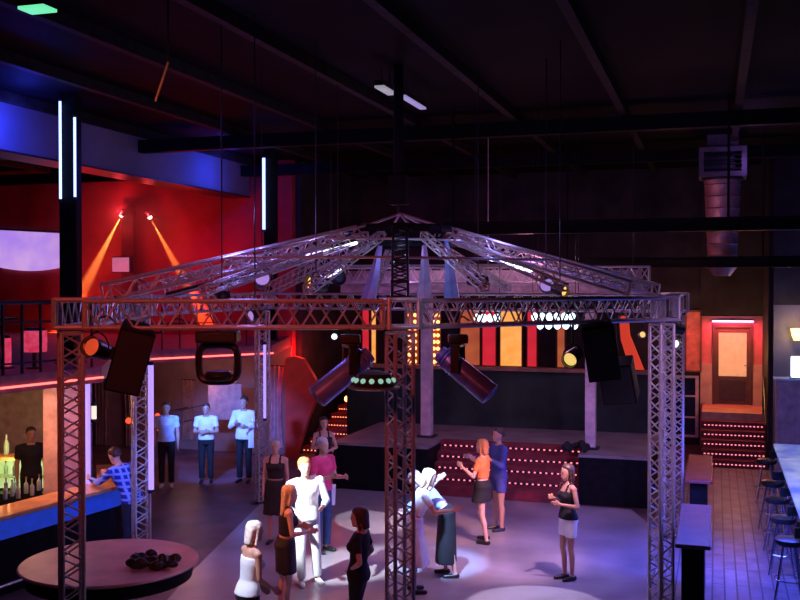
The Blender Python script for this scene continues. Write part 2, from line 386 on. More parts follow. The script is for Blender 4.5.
# dark plants/bags on the stage edge
def foliage(name, label, cat, x, y, z, r, n, m, seed=1, flat=.6):
    rnd = random.Random(seed); mb = MB()
    for i in range(n):
        a = rnd.uniform(0, 2*PI); rr = r*math.sqrt(rnd.random())
        mb.ball((rr*math.cos(a), rr*math.sin(a), r*flat*.5*rnd.uniform(.6,1.6)), (r*.25*rnd.uniform(.6,1.3), r*.22, r*flat*.4*rnd.uniform(.6,1.3)), 8)
    me = remesh(mb, .02, 1)
    o = link(name, me, m, None, (x,y,z)); return tag(o, label, cat)
def remesh(mb, vox, smooth=2, iters=2):
    me = mb.mesh('tmp'); o = bpy.data.objects.new('tmp', me); COL.objects.link(o)
    r = o.modifiers.new('r', 'REMESH'); r.mode = 'VOXEL'; r.voxel_size = vox
    if smooth:
        s = o.modifiers.new('s', 'SMOOTH'); s.iterations = iters; s.factor = .5
    dg = bpy.context.evaluated_depsgraph_get()
    out = bpy.data.meshes.new_from_object(o.evaluated_get(dg))
    bpy.data.objects.remove(o); bpy.data.meshes.remove(me)
    out.materials.clear()
    return out
q = g(570, 456, SZ); foliage('cloth_bundle', 'dark crumpled bundle lying on the stage edge beside the steps', 'bundle', q[0], max(q[1], SB+.3), SZ, .28, 12, M_bcloth, 3)

# ------------------------------------------------------------ right landing, steps, door
t = thing('door_steps', 'flight of red lit steps up to the frosted door', 'steps', (.42, 23.75, 0))
for k in range(6):
    obj('step', MB().box((-.72, .3*k, 0 if k == 0 else .18*k), (.72, 3.2 if k == 5 else 1.55+.05, .18*(k+1)-.001)), M_step if k < 5 else mat('landing_wood', (.6,.35,.2), .5), t)
    if k == 5: continue
    s = obj('light_strip', MB().box((-.7, .3*k-.012, .18*k+.07), (.7, .3*k-.001, .18*k+.11)), M_bmetal, t)
    led_row(-.68, .68, .3*k-.014, .18*k+.09, 16, M_led, s)
t = thing('handrail', 'dark handrail right of the door steps', 'handrail', (1.1, 23.78, 0))
obj('post', MB().tube((0,0,0),(0,0,1.0),.02), M_bmetal, t); obj('post', MB().tube((0,1.5,1.08),(0,1.5,1.95),.02), M_bmetal, t)
obj('rail', MB().tube((0,0,1.0),(0,1.5,1.95),.025), M_bmetal, t)
d = thing('door_1', 'dark wooden door with a glowing frosted glass panel', 'door', (.43, 27.08, 1.085)); d['kind'] = 'structure'
M_dk = mat('dark_door_wood', (.1,.05,.035), .5)
obj('door_frame', MB().box((-.49,-.12,0),(-.42,.08,2.05)).box((.42,-.12,0),(.49,.08,2.05)).box((-.42,-.12,1.98),(.42,.08,2.05)), M_dk, d)
obj('door_leaf', MB().box((-.42,-.03,0),(.42,.02,.72)).box((-.42,-.03,.72),(-.34,.02,1.98)).box((.34,-.03,.72),(.42,.02,1.98)).box((-.34,-.03,1.84),(.34,.02,1.98)), M_dk, d)
obj('door_panel', MB().box((-.32,-.045,.1),(.32,-.03,.62)), mat('door_inset',(.05,.03,.03),.5), d, bevel=.006)
obj('glass_pane', MB().box((-.34,-.01,.72),(.34,.01,1.84)), glow('frosted_glass', (.95,.5,.24), .55), d)
obj('door_handle', MB().tube((.37,-.035,1.0),(.37,-.1,1.0),.012).tube((.37,-.1,1.0),(.28,-.1,1.0),.012), M_chrome, d)
t = thing('neon_tube', 'short violet tube light above the frosted door', 'tube light', (.43, 26.9, 3.22))
obj('housing', MB().box((-.5,.03,-.04),(.5,.1,.04)), M_bmetal, t)
obj('tube', MB().tube((-.48,0,0),(.48,0,0),.025,caps=1), glow('violet_tube', (.6,.3,1), 5), t)
light('AREA', 'door_pink', V3((.43, 26.7), 3.2), (1, .06, .14), 26, V3((.43, 26.98), 2.0), .9, size_y=.1)
# lattice window left of door
t = thing('window_1', 'dark window with pale bars below the salmon panel', 'window', (-.8, 26.99, .2)); t['kind'] = 'structure'
Mp = mat('pale_frame', (.6,.5,.6), .5)
obj('window_frame', MB().box((-.3,-.06,0),(-.24,-.001,1.6)).box((.32,-.06,0),(.4,-.001,1.6)).box((-.24,-.06,1.54),(.32,-.001,1.6)).box((-.24,-.06,0),(.32,-.001,.06)).box((-.24,-.05,.5),(.32,-.001,.54)).box((-.24,-.05,1.05),(.32,-.001,1.09)), Mp, t)
obj('window_pane', MB().box((-.24,-.02,.06),(.32,-.002,1.54)), mat('dark_glass',(.01,.012,.03),.1), t)

# ------------------------------------------------------------ red slanted panels and left stairs
def slab_poly(pts_px, Y, th, m, name, label, cat):
    P = [p3(x, y, Y) for x, y in pts_px]; b0 = P[0].y
    # all points on one plane of constant room depth
    Q = []
    for x, y in pts_px:
        Yr = b0/((x-400)/FPX*sy + cy); Q.append(p3(x, y, Yr))
    n = len(Q); mb = MB()
    f = [tuple(range(n)), tuple(range(n, 2*n))[::-1]] + [(i, i+n, (i+1) % n + n, (i+1) % n) for i in range(n)]
    mb.add([Vector((q.x, b0, q.z)) for q in Q] + [Vector((q.x, b0+th, q.z)) for q in Q], f)
    return tag(obj(name, mb, m), label, cat)
M_redp = mat('red_plaster', (.75,.06,.04), .6, scale=2)
P0 = p3(285, 450, 23.2)
slab_poly([(285,463),(285,359),(293,356),(303,359),(320,388),(307,422),(294,463)], 23.9, .15, M_redp, 'stair_wall', 'tall red slanted wall flanking the lit staircase', 'wall')
slab_poly([(631,372),(621,340),(619,316),(628,316),(630,335),(645,372)], 24.5, .12, glow('red_slope_glow', (1,.07,.03), .55), 'red_lit_slope', 'sloped wall with its red light painted on as glow right of the hanging speakers', 'board')  # red light on the sloped wall is given as emission
light('POINT', 'stair_glow', V3((-8.9, 23.0), 2.3), (1, .1, .05), 16, size=.1)
t = thing('side_stairs', 'narrow staircase with amber lit risers left of the stage', 'stairs', (-9.0, 22.75, 0))
for k in range(8):
    x0 = -.72+.075*k
    obj('step', MB().box((x0, .3*k, 0 if k == 0 else .17*k), (.5, 2.9, .17*(k+1)-.001)), M_step, t)
    s = obj('light_strip', MB().box((x0+.02, .3*k-.012, .17*k+.07), (.48, .3*k-.001, .17*k+.1)), M_bmetal, t)
    led_row(x0+.03, .47, .3*k-.014, .17*k+.085, 12, glow('amber_led', (1,.25,.12), 2.0), s)
P = p3(347, 399, 24.6); t = thing('stair_lamp', 'small orange lamp at the top of the side staircase', 'lamp', P)
obj('lamp_globe', MB().ball((0,0,0),.07,10), glow('orange_lamp',(1,.35,.08),9), t); obj('bracket', MB().tube((0,0,-.07),(0,0,-.42),.012), M_bmetal, t)
# tall pale drapes
def drape(px, py0, py1, Y, w_, m, label, folds=5, seed=0):
    Y = 22.4/((px-400)/FPX*sy + cy); P = p3(px, py1, Y); hgt = (py1-py0)/FPX*Y
    rnd = random.Random(seed); n = folds*6; Rg = []
    for k in range(7):
        f = k/6; ww = w_*(1-.35*math.sin(PI*f)*.8)
        ring = []
        for i in range(n+1):
            u = i/n; ring.append(Vector(((u-.5)*ww, -.05*math.sin(u*folds*2*PI)-.02, hgt*f)))
        for i in range(n, -1, -1):
            u = i/n; ring.append(Vector(((u-.5)*ww, -.05*math.sin(u*folds*2*PI)+.02, hgt*f)))
        Rg.append(ring)
    t = thing('drape', label, 'drape', P)
    obj('cloth', MB().loft(Rg), m, t); obj('curtain_rod', MB().tube((-w_*.6,0,hgt),(w_*.6,0,hgt),.015).tube((0,0,hgt),(0,22.5-P.y,hgt),.012), M_bmetal, t)
    obj('tie_band', MB().lathe([(w_*.33,-.03),(w_*.36,0),(w_*.33,.03)], (0,0,hgt*.5), 16), M_bmetal, t) if False else None
    return t
M_dr = mat('pink_drape', (.68,.42,.45), .8); M_dr2 = mat('brown_drape', (.42,.22,.16), .8)
drape(276, 366, 448, 22.5, .36, M_dr, 'pale pink drape hanging beside the red slanted wall', 3)
drape(188, 380, 440, 23.2, .34, M_dr2, 'brown drape on the alcove wall between the two left standing men', 3)
drape(132, 385, 475, 23.6, .5, M_dr2, 'brown drape hanging behind the bar corner', 4)
drape(102, 380, 470, 23.6, .5, M_dr2, 'brown drape nearest the violet neon pillar', 4)
o = slab_poly([(208,420),(208,384),(241,384),(241,420)], 23.3, .04, mat('beige_panel',(.55,.36,.34),.7), 'wall_board', 'plain beige board on the alcove wall behind the white shirted men', 'board')
for (x,y,r,lab) in ((128,421,.07,'red glowing lamp behind the bar corner'),(157,416,.06,'upper small red lamp beside the blue shirted man'),(157,429,.05,'lower small orange lamp beside the blue shirted man')):
    P = p3(x,y,22.6); t = thing('wall_lamp', lab, 'lamp', P)
    obj('globe', MB().ball((0,0,0), r, 10), glow('red_lamp',(1,.08,.03),1.5), t)
    obj('arm', MB().tube((0,r*.8,0),(0,22.49-P.y,0),.012), M_bmetal, t)

# ------------------------------------------------------------ left balcony
bal = [(-25.7, 8.0), (-9.55, 8.0), (-9.35, 11.2), (-8.95, 13.2), (-10.6, 16.2), (-8.75, 18.95), (-9.86, 22.4), (-25.7, 22.4)]
t = thing('balcony', 'upper balcony deck above the left bar with red edge lights', 'balcony', (-12, 15, 2.66))
obj('deck', loc_of(MB().prism(bal, 2.66, 2.9), t), mat('balcony_purple', (.2,.08,.13), .6), t)
def strip(p, q, z, m, name, par, r=.016):
    mb = MB().tube((p[0],p[1],z),(q[0],q[1],z), r, n=6, caps=1); return obj(name, loc_of(mb, par), m, par)
for i in range(1, 6-1):
    p, q = bal[i], bal[i+1]
    dx, dy = q[0]-p[0], q[1]-p[1]; L = math.hypot(dx,dy); nx, ny = dy/L*.03, -dx/L*.03
    if i == 3: continue
    strip((p[0]+nx,p[1]+ny),(q[0]+nx,q[1]+ny), 2.74, M_ledred, 'light_strip', t)
# railing on the balcony edge
t = thing('balcony_railing', 'dark metal railing along the balcony above the left bar', 'railing', (-9.6, 8.2, 2.901))
edge = [(-9.65,8.2),(-9.45,11.2),(-9.05,13.1)]
for i in range(2):
    p, q = edge[i], edge[i+1]; n = 9 if i == 0 else 6
    for zz, rr in ((1.0,.03),(.72,.015),(.15,.015)):
        obj('rail', loc_of(MB().tube((p[0],p[1],2.901+zz),(q[0],q[1],2.901+zz),rr), t), M_bmetal, t)
    for k in range(n + (i == 1)):
        f = k/n; obj('post', loc_of(MB().tube((p[0]+(q[0]-p[0])*f,p[1]+(q[1]-p[1])*f,2.901),(p[0]+(q[0]-p[0])*f,p[1]+(q[1]-p[1])*f,3.9),.022), t), M_bmetal, t)
# back rail of balcony further (behind)
t = thing('balcony_railing', 'dark metal railing along the far balcony above the alcove', 'railing', (-10.5, 16.4, 2.901))
p, q = (-10.6,16.4), (-8.95,18.9)
for zz, rr in ((.95,.025),(.5,.012)):
    obj('rail', loc_of(MB().tube((p[0],p[1],2.901+zz),(q[0],q[1],2.901+zz),rr), t), M_bmetal, t)
for k in range(9):
    f = k/8; obj('post', loc_of(MB().tube((p[0]+(q[0]-p[0])*f,p[1]+(q[1]-p[1])*f,2.901),(p[0]+(q[0]-p[0])*f,p[1]+(q[1]-p[1])*f,3.85),.015), t), M_bmetal, t)
# pink lanterns on the deck
for (x,y,w_,h_,lab) in ((34,341,.36,.32,'square pink lantern on the balcony, the larger one'),(6,352,.14,.42,'tall narrow pink lantern at the far left of the balcony')):
    P = p3(x, y, 15.0); t = thing('lantern', lab, 'lantern', (P.x,P.y,2.901))
    zc = P.z-2.901
    obj('stand', MB().tube((0,0,0),(0,0,zc-h_/2),.03).lathe([(.12,0),(.12,.02),(.03,.03)]), M_bmetal, t)
    obj('shade', MB().lathe([(w_*.5,zc-h_/2),(w_*.52,zc),(w_*.5,zc+h_/2)]), glow('pink_lantern',(.9,.03,.12),.6,(1,.1,.2),12), t)
    obj('cap', MB().lathe([(w_*.53,zc+h_/2),(w_*.3,zc+h_/2+.04)]), M_bmetal, t)
# glasses rack (row of pink highlights) along the railing
def bottle_mesh(h=.28, r=.035):
    return MB().lathe([(r*.9,0),(r,.01),(r,h*.58),(r*.8,h*.66),(r*.33,h*.78),(r*.33,h*.97),(r*.4,h*.98),(r*.4,h)], n=12)
M_gl = mat('bottle_glass', (.25,.2,.25), .1, 0, var=.2); M_glg = mat('pale_glass', (.6,.8,.6), .12); M_cap = mat('bottle_cap', (.6,.5,.3), .3, .8)
def bottle(x, y, z, label, group, m=M_gl, h=.28, r=.035):
    o = link('bottle', bottle_mesh(h, r).mesh('bottle'), m, None, (x,y,z)); tag(o, label, 'bottle', group)
    cpo = link('cap', MB().lathe([(r*.45,h),(r*.45,h+.02)], n=10).mesh('cap'), M_cap, o); return o
t = thing('wall_shelf', 'long dark shelf with bottles on the balcony behind the railing', 'shelf', (-10.6, 10.6, 2.901))
obj('shelf_board', MB().box((-.15,-1.5,.7),(.15,2.6,.74)), M_bmetal, t)
for yy in (-1.3, .5, 2.4): obj('upright', MB().box((-.02,yy-.02,0),(.02,yy+.02,.7)), M_bmetal, t)
for i in range(14):
    bottle(-10.6+random.uniform(-.04,.04), 9.4+i*.27, 2.901+.741, 'small glass bottle on the long balcony shelf', 'bottles on the balcony shelf', h=random.choice((.24,.28,.31)))

# ------------------------------------------------------------ red upper wall details
def wall_px(px, py, b=22.5, off=0):
    Yr = (b-off)/((px-400)/FPX*sy + cy); return p3(px, py, Yr)
P = wall_px(33, 250)
W = (wall_px(62,250)-wall_px(-2,250)).x/2
t = thing('projection_screen', 'wide glowing violet screen on the red upper wall', 'screen', (P.x, 22.44, P.z))
sm = MB(); n = 12; top = []; bot = []
for i in range(n+1):
    u = i/n; x = -W+2*W*u; top.append((x, .54-.12*u)); bot.append((x, -.46-.1*math.sin(PI*u)))
pts = top + bot[::-1]; k = len(pts)
sm.add([Vector((x,-.03,z)) for x,z in pts]+[Vector((x,.03,z)) for x,z in pts], [tuple(range(k)), tuple(range(k,2*k))[::-1]]+[(i,i+k,(i+1)%k+k,(i+1)%k) for i in range(k)])
obj('screen_surface', sm, glow('violet_screen', (.42,.24,.9), .9, (.65,.38,.85), 1.2), t)
obj('top_bar', MB().tube((-W,-.01,.57),(W,-.01,.45),.025), M_bmetal, t)
P = wall_px(130, 265); t = thing('small_screen', 'small pale screen on the red wall between the two spotlights', 'screen', (P.x, 22.12, P.z))
obj('screen_surface', MB().box((-.24,-.05,-.18),(.24,-.03,.18)), glow('pale_screen', (.6,.2,.4), .6), t); obj('case', MB().box((-.27,-.03,-.21),(.27,.07,.21)), M_bmetal, t)
P = wall_px(134, 240); o = obj('pilaster', MB().box((P.x-.17, 22.2, 2.9), (P.x+.17, 22.36, 6.2)), mat('dark_red_paint',(.12,.02,.03),.7)); tag(o, 'dark red pilaster between the two wall spotlights', 'pilaster')
for (sx, syy, ex, ey, pw, lab) in ((122,215,82,292,900,'left red spotlight throwing a long beam down the wall'),(150,217,182,276,420,'right red spotlight throwing a beam down the wall')):
    S = wall_px(sx, syy, off=.5); E = wall_px(ex, ey, off=.2)
    t = thing('wall_spotlight', lab, 'spotlight', S)
    D = (E-S).normalized()
    rot = D.to_track_quat('Z','Y').to_matrix().to_4x4()
    obj('can', MB().lathe([(.03,-.16),(.06,-.14),(.075,0),(.07,0)], M=rot, n=16), M_bmetal, t)
    obj('lens', MB().ball((0,0,0), .055, 10), glow('hot_lens',(1,.45,.3),14), t)
    obj('bracket', MB().tube((0,0,0),(0,22.49-S.y,0),.012).tube(D*-.14,(0,.1,0),.012), M_bmetal, t)
    light('SPOT', 'beam', S + D*.1, (1,.2,.04), pw*30, E, .012, 10, .8)
    light('POINT', 'halo', S + Vector((0,-.12,.05)), (1,.04,.06), pw*.03, size=.04)

hz = MB().box((-16.2,21.4,3.1),(-12.3,22.38,6.7)); hm_ = bpy.data.materials.new('haze'); hm_.use_nodes = True
nt = hm_.node_tree; nt.nodes.remove(nt.nodes['Principled BSDF']); vv = nt.nodes.new('ShaderNodeVolumeScatter'); vv.inputs['Density'].default_value = .12; vv.inputs['Color'].default_value = (.9,.9,.9,1)
nt.links.new(vv.outputs[0], nt.nodes['Material Output'].inputs['Volume']); vv.inputs['Anisotropy'].default_value = .2
tag(obj('haze', hz, hm_, smooth=False), 'thin red lit smoke around the two wall spotlights', 'haze', kind='stuff')
# ------------------------------------------------------------ pillars with neon
def tube_light(px, y0, y1, Y, label, m=M_neon, r=.022, lit=None):
    A = p3(px, y1, Y); B = p3(px, y0, Y)
    t = thing('neon_tube', label, 'tube light', A)
    obj('tube', MB().tube((0,0,.03),(0,0,B.z-A.z-.03), r, caps=1), m, t)
    obj('end_cap', MB().lathe([(r*1.3,-.02),(r*1.3,.03)], n=10), M_bmetal, t)
    obj('end_cap', MB().lathe([(r*1.3,B.z-A.z-.03),(r*1.3,B.z-A.z+.02)], n=10), M_bmetal, t)
    return t
PX, PY = -9.95, 13.75
t = thing('pillar', 'salmon lit square pillar standing inside the left bar', 'pillar', (PX, PY, 0), YAW)
obj('shaft', MB().box((-.32,-.25,.0),(-.02,.25,2.655)), mat('salmon_pillar',(.85,.5,.42),.6), t, bevel=.01)
obj('side_panel', MB().box((-.02,-.22,0),(.32,.22,2.655)), mat('violet_pillar',(.5,.28,.5),.6), t, bevel=.01)
def upper_pillar(px, Y, w_, label, z0):
    P = c((px-400)/FPX*Y, Y); t = thing('pillar', label, 'pillar', (P[0],P[1],z0), YAW)
    obj('shaft', MB().box((-w_/2,-w_/2,.03),(w_/2,w_/2,CZ-z0)), M_black, t); obj('base_plate', MB().box((-w_*.7,-w_*.7,0),(w_*.7,w_*.7,.03)), M_bmetal, t); return t
upper_pillar(71, 16.0, .27, 'black upper pillar between the two long blue neon tubes', 2.901)
upper_pillar(271, 22.6, .28, 'black upper pillar beside the single blue neon tube', 2.901)
tube_light(61, 100, 201, 15.78, 'left of the two long blue neon tubes on the black pillar', r=.02)
tube_light(75.5, 116, 199, 15.8, 'right of the two long blue neon tubes on the black pillar', r=.02)
tube_light(264, 157, 231, 22.4, 'single bright blue neon tube left of the middle pillar', r=.036)
tube_light(86.5, 372, 503, 15.6, 'thick violet neon tube on the salmon pillar at the left bar', M_neonv, .05)
tube_light(150.5, 363, 492, 14.44, 'violet neon tube standing beside the second left truss post', M_neonv, .04)
tube_light(264.5, 343, 420, 18.8, 'slim violet neon tube behind the rear left truss post', M_neonv, .028)
tube_light(93.5, 404, 421, 16.3, 'short white candle shaped lamp right of the thick violet neon', glow('candle_white',(1,.85,.65),1), .04)

# ------------------------------------------------------------ left bar
M_blue = glow('blue_panel', (.02,.08,.9), .32)
bf = [(-9.3, 8.6), (-8.97, 10.7), (-8.62, 13.3), (-8.75, 13.75), (-9.55, 14.9)]
def offs(path, d):
    out = []
    for i, p in enumerate(path):
        a = path[max(0,i-1)]; b_ = path[min(len(path)-1,i+1)]
        dx, dy = b_[0]-a[0], b_[1]-a[1]; L = math.hypot(dx,dy); out.append((p[0]-dy/L*d, p[1]+dx/L*d))
    return out
t = thing('bar_counter', 'curved left bar counter with orange top and blue lit front', 'bar counter', (-9, 11, 0))
obj('counter_top', loc_of(MB().prism(bf + offs(bf, .55)[::-1], 1.04, 1.1), t), mat('orange_top', (.8,.36,.14), .3, scale=3), t, bevel=.012)
ff = offs(bf, .1); fb = offs(bf, .18)
obj('front_panel', loc_of(MB().prism(ff + fb[::-1], .76, 1.04), t), M_blue, t)
obj('base', loc_of(MB().prism(offs(bf,.14) + offs(bf,.48)[::-1], 0, .76), t), M_black, t)
obj('foot_rail', loc_of(MB().tube((bf[1][0]+.05,bf[1][1],.2),(bf[2][0]+.05,bf[2][1],.2),.025), t), M_chrome, t)
for i, (x, y) in enumerate([(4,500),(11,497),(17,499),(25,494),(31,496),(38,491)]):
    q = g(x, y, 1.1); bottle(q[0], q[1], 1.101, 'pale glass bottle standing on the left bar counter', 'bottles on the left bar counter', M_glg, .22, .032)
# back bar cabinet with green lit shelf
q = c(-6.95, 18.0)
t = thing('back_bar_cabinet', 'back bar cabinet with a green glowing bottle shelf', 'cabinet', (q[0], q[1], 0), YAW)
obj('carcass', MB().box((-.75,-.2,0),(.75,.2,.42)).box((-.75,-.2,.42),(-.7,.2,1.02)).box((.7,-.2,.42),(.75,.2,1.02)).box((-.7,.16,.42),(.7,.2,1.02)), M_bmetal, t)
obj('cabinet_top', MB().box((-.8,-.24,1.02),(.8,.2,1.08)), mat('orange_shelf',(.85,.4,.15),.4), t)
obj('light_panel', MB().box((-.68,.12,.46),(.68,.155,1.0)), glow('green_panel',(.6,.8,.25),.75,(.8,.9,.5),6), t)
obj('shelf_board', MB().box((-.7,-.16,.7),(.7,.12,.72)), mat('pale_shelf',(.7,.7,.5),.3), t)
M4 = Matrix.Translation(t.location) @ Euler((0,0,YAW)).to_matrix().to_4x4()
for i in range(9):
    for zz in (.721, .421):
        p = M4 @ Vector((-.62+i*.155, -.02, zz)); bottle(p.x, p.y, zz, 'bottle on the green lit back bar shelf', 'bottles on the green lit shelf', M_gl if (i*3+int(zz*10))%4 else M_glg, .24, .035)
light('POINT', 'shelf_green', M4 @ Vector((0,-.5,1.0)), (.7,1,.35), 6, size=.1)
light('POINT', 'back_bar_orange', M4 @ Vector((0,-.4,1.7)), (1,.5,.15), 14, size=.1)
p = M4 @ Vector((-.15,0,1.08)); bottle(p.x,p.y,1.081,'single pale bottle standing on top of the back bar cabinet',None,M_glg,.36,.05)
o = obj('menu_board', MB().box((-.55,-.02,0),(.55,.02,1.1)), mat('brown_board',(.45,.28,.22),.7)); q = c(-7.0,19.2); o.location=(q[0],q[1],1.1); o.rotation_euler=(0,0,YAW)
# make it stand on a low wall
o2 = obj('bar_back_wall', MB().box((-.8,.03,0),(.9,.13,2.655)), mat('tan_wall',(.45,.3,.25),.7)); o2.location=(q[0],q[1],0); o2.rotation_euler=(0,0,YAW); tag(o2,'tan partition wall behind the green lit back bar','partition')
tag(o,'plain brown board on the tan partition behind the left bar','board')

# ------------------------------------------------------------ round table, bag
q = c(-3.42, 11.75)
t = thing('round_table', 'large round pinkish table inside the front left truss post', 'table', (q[0], q[1], 0))
obj('table_top', MB().lathe([(.97,.85),(1.02,.865),(1.03,.885),(1.015,.9),(.0,.9)], n=64), mat('pink_table_top',(.62,.33,.34),.45,scale=2), t)
obj('apron', MB().lathe([(.95,.7),(.97,.85)], n=48), M_black, t)
obj('pedestal', MB().lathe([(.55,0),(.55,.04),(.2,.1),(.16,.5),(.3,.7)], n=24), M_black, t)
q = g(150, 570, .9)
bag = foliage('handbag', 'black crumpled bag lying on the round table', 'bag', q[0], q[1], .895, .27, 22, mat('bag_leather',(.02,.022,.03),.35), 11, .55)
bag.scale = (1.05,.75,1); bag.rotation_euler = (0,0,.3)
# ------------------------------------------------------------ drink ledges
def ledge(X0, Y0, X1, Y1, label, m):
    p = Vector(c(X0, Y0)); q = Vector(c(X1, Y1)); 
    t = thing('bar_ledge', label, 'high table', (p.x, p.y, .0205)); L = q.y-p.y
    obj('table_top', MB().box((0,0,1.0),(.4,L,1.05)), m, t, bevel=.01)
    obj('base', MB().box((.07,.12,0),(.33,L-.12,1.0)), M_black, t)
    obj('edge_trim', MB().box((.4,0,1.005),(.415,L,1.045)), M_chrome, t)
ledge(3.27, 11.85, 3.86, 14.1, 'near narrow high ledge table beside the right truss posts', mat('ledge_top',(.13,.07,.085),.35))
ledge(4.5, 15.75, 5.17, 18.2, 'far narrow high ledge table with reddish top', mat('red_ledge_top',(.26,.06,.06),.4))
# ------------------------------------------------------------ right bar and stools
pa, pb = c(5.2, 13.0), c(7.3, 19.55)
bx = (pa[0]+pb[0])/2
t = thing('bar_counter', 'right bar counter with bluish white glare painted on its top', 'bar counter', (bx, 9, .0205))
obj('counter_top', MB().box((0,0,1.06),(.75,11.2,1.12)), glow('glare_top',(.1,.18,.8),.5,(.6,.7,1),1.6), t, bevel=.012)  # blue-white glare painted on the top as patchy emission
obj('front_panel', MB().box((.22,.02,0),(.3,11.15,1.06)), mat('blue_bar_front',(.1,.12,.3),.35), t)
obj('foot_rail', MB().tube((.1,0,.22),(.1,11.2,.22),.025), M_chrome, t)
P = p3(787, 380, 21.0)
t = thing('bar_cabinet', 'tall pale cabinet at the far end of the right bar', 'cabinet', (P.x-.2, P.y, .0205))
obj('carcass', MB().box((0,0,0),(1.6,.5,P.z-.04)), mat('pale_cabinet',(.45,.42,.5),.5), t, bevel=.01)
obj('cabinet_top', MB().box((-.04,-.04,P.z-.04),(1.64,.5,P.z)), mat('blue_top',(.5,.6,.9),.3), t)
for k in range(4): obj('door', MB().box((.04+k*.39,-.015,.1),(.39+k*.39,-.001,P.z-.1)), mat('cabinet_door',(.4,.36,.45),.5), t, bevel=.005)
t = thing('light_box', 'glowing bluish white box on the tall bar cabinet', 'light box', (P.x+.32, P.y+.2, P.z+.0215))
obj('diffuser', MB().box((-.22,-.12,.02),(.3,.12,.46)), glow('cool_box',(.6,.8,1),2.2), t, bevel=.02); obj('base', MB().box((-.24,-.14,0),(.32,.14,.02)), M_bmetal, t)
S = wall_px(797, 335, 23.9, .18)
t = thing('wall_sconce', 'yellow glowing wall sconce at the right edge', 'sconce', S)
obj('shade', MB().lathe([(.06,-.12),(.1,-.02),(.13,.14),(.12,.14),(.05,-.1)], n=18), glow('amber_shade',(1,.62,.15),5), t)
obj('wall_plate', MB().box((-.06,.14,-.1),(.06,.17,.1)), M_bmetal, t); obj('arm', MB().tube((0,.14,0),(0,0,-.1),.012), M_bmetal, t)
light('POINT','sconce_light', S+Vector((-.05,-.2,.1)), (1,.6,.2), 14, size=.05)
def make_stool():
    t = thing('bar_stool', '', 'bar stool')
    obj('seat', MB().lathe([(.02,.74),(.17,.75),(.19,.78),(.185,.82),(.14,.84),(.0,.845)], n=22), M_plastic, t)
    R = []
    arc = MB(); N_ = 14
    ring=[]
    for k in range(N_+1):
        a = math.radians(200 + 140*k/N_); cx, cyy = .2*math.cos(a), .2*math.sin(a)
        R.append([Vector((cx*s1, cyy*s1, z_)) for s1, z_ in ((1.0,.88),(1.08,.88),(1.1,1.02),(1.02,1.02))])
    arc.loft(R); obj('backrest', arc, M_plastic, t, bevel=.005)
    obj('back_support', MB().tube((.0,-.15,.8),(0,-.205,.92),.012).tube((.12,-.12,.8),(.13,-.165,.92),.012).tube((-.12,-.12,.8),(-.13,-.165,.92),.012), M_chrome, t)
    for k in range(4):
        a = PI/4+k*PI/2; obj('leg', MB().tube((.1*math.cos(a),.1*math.sin(a),.75),(.24*math.cos(a),.24*math.sin(a),.012),.014), M_chrome, t)
    m = MB(); pr = [(.19*math.cos(2*PI*i/20), .19*math.sin(2*PI*i/20), .3) for i in range(20)]
    for i in range(20): m.tube(pr[i], pr[(i+1)%20], .009, n=6)
    obj('foot_ring', m, M_chrome, t)
    return t
stool = make_stool()
for i, (yy, lab) in enumerate(((20.1,'farthest black bar stool along the right bar'),(17.9,'second farthest black bar stool at the right bar'),(16.55,'black bar stool in the middle of the right bar row'),
                               (15.2,'black bar stool second nearest at the right bar'),(13.9,'black bar stool nearest the bottom right corner'))):
    s = stool if i == 0 else copy_tree(stool)
    s.location = (bx-.13, yy, .02); s.rotation_euler = (0,0,math.radians(80+random.uniform(-20,20))); s['label'] = lab; s['group'] = 'black bar stools along the right bar'

# ------------------------------------------------------------ truss pavilion
def truss(name, label, p0, p1, wd, par_group=None, m=M_alu, r=.022, rl=.011, bay=.3, up=None, base=False, cat='truss', parent=None):
    p0 = Vector(p0); p1 = Vector(p1); D = p1-p0; L = D.length; z = D.normalized()
    if up is None: up = Vector((0,0,1)) if abs(z.z) < .9 else Vector((cy, sy, 0))
    x = up.cross(z).normalized(); y = z.cross(x)
    t = thing(name, label, cat, p0, 0, par_group)
    h = wd/2; cs = [x*sx*h + y*sy_*h for sx, sy_ in ((-1,-1),(1,-1),(1,1),(-1,1))]
    for q in cs: obj('chord', MB().tube(q, q+D, r, n=8), m, t)
    n = max(2, int(round(L/bay))); mb = MB()
    for k in range(4):
        a, b_ = cs[k], cs[(k+1)%4]
        for i in range(n):
            s0 = z*(L*i/n); s1 = z*(L*(i+.5)/n); s2 = z*(L*(i+1)/n)
            mb.tube(a+s0, b_+s1, rl, n=5).tube(b_+s1, a+s2, rl, n=5)
    obj('lacing', mb, m, t)
    for s0 in (Vector((0,0,0)), D):
        ends = MB()
        for k in range(4): ends.tube(cs[k]+s0, cs[(k+1)%4]+s0, r*.9, n=6)
        obj('end_frame', ends, m, t)
    if base: obj('base_plate', MB().box((-.19,-.19,.0),(.19,.19,.015)), M_bmetal, t)
    return t
WT = .27; ZB = 3.85
posts = {'A':(-3.36,10.2,'front left truss post rising before the round table'), 'B':(-3.79,14.6,'second left truss post beside the violet neon tube'),
         'C':(-2.62,19.0,'slender rear left truss post behind the dancers'), 'D':(0.0,10.3,'nearest truss post in the middle of the picture'),
         'E':(3.3,12.6,'front right truss post beside the near ledge table'), 'F':(4.5,16.4,'rear right truss post behind the front right one')}
PP = {}
for k, (X, Y, lab) in posts.items():
    q = c(X, Y); PP[k] = q
    z0 = .031 if k in 'D' else .001
    if k in 'CEF': z0 = .031
    tp = truss('truss_post', lab, (q[0],q[1],z0), (q[0],q[1],ZB-WT/2-.06), .205, 'truss pavilion posts', base=True, up=Vector((math.cos(YAW+.45), math.sin(YAW+.45), 0)), bay=.24)
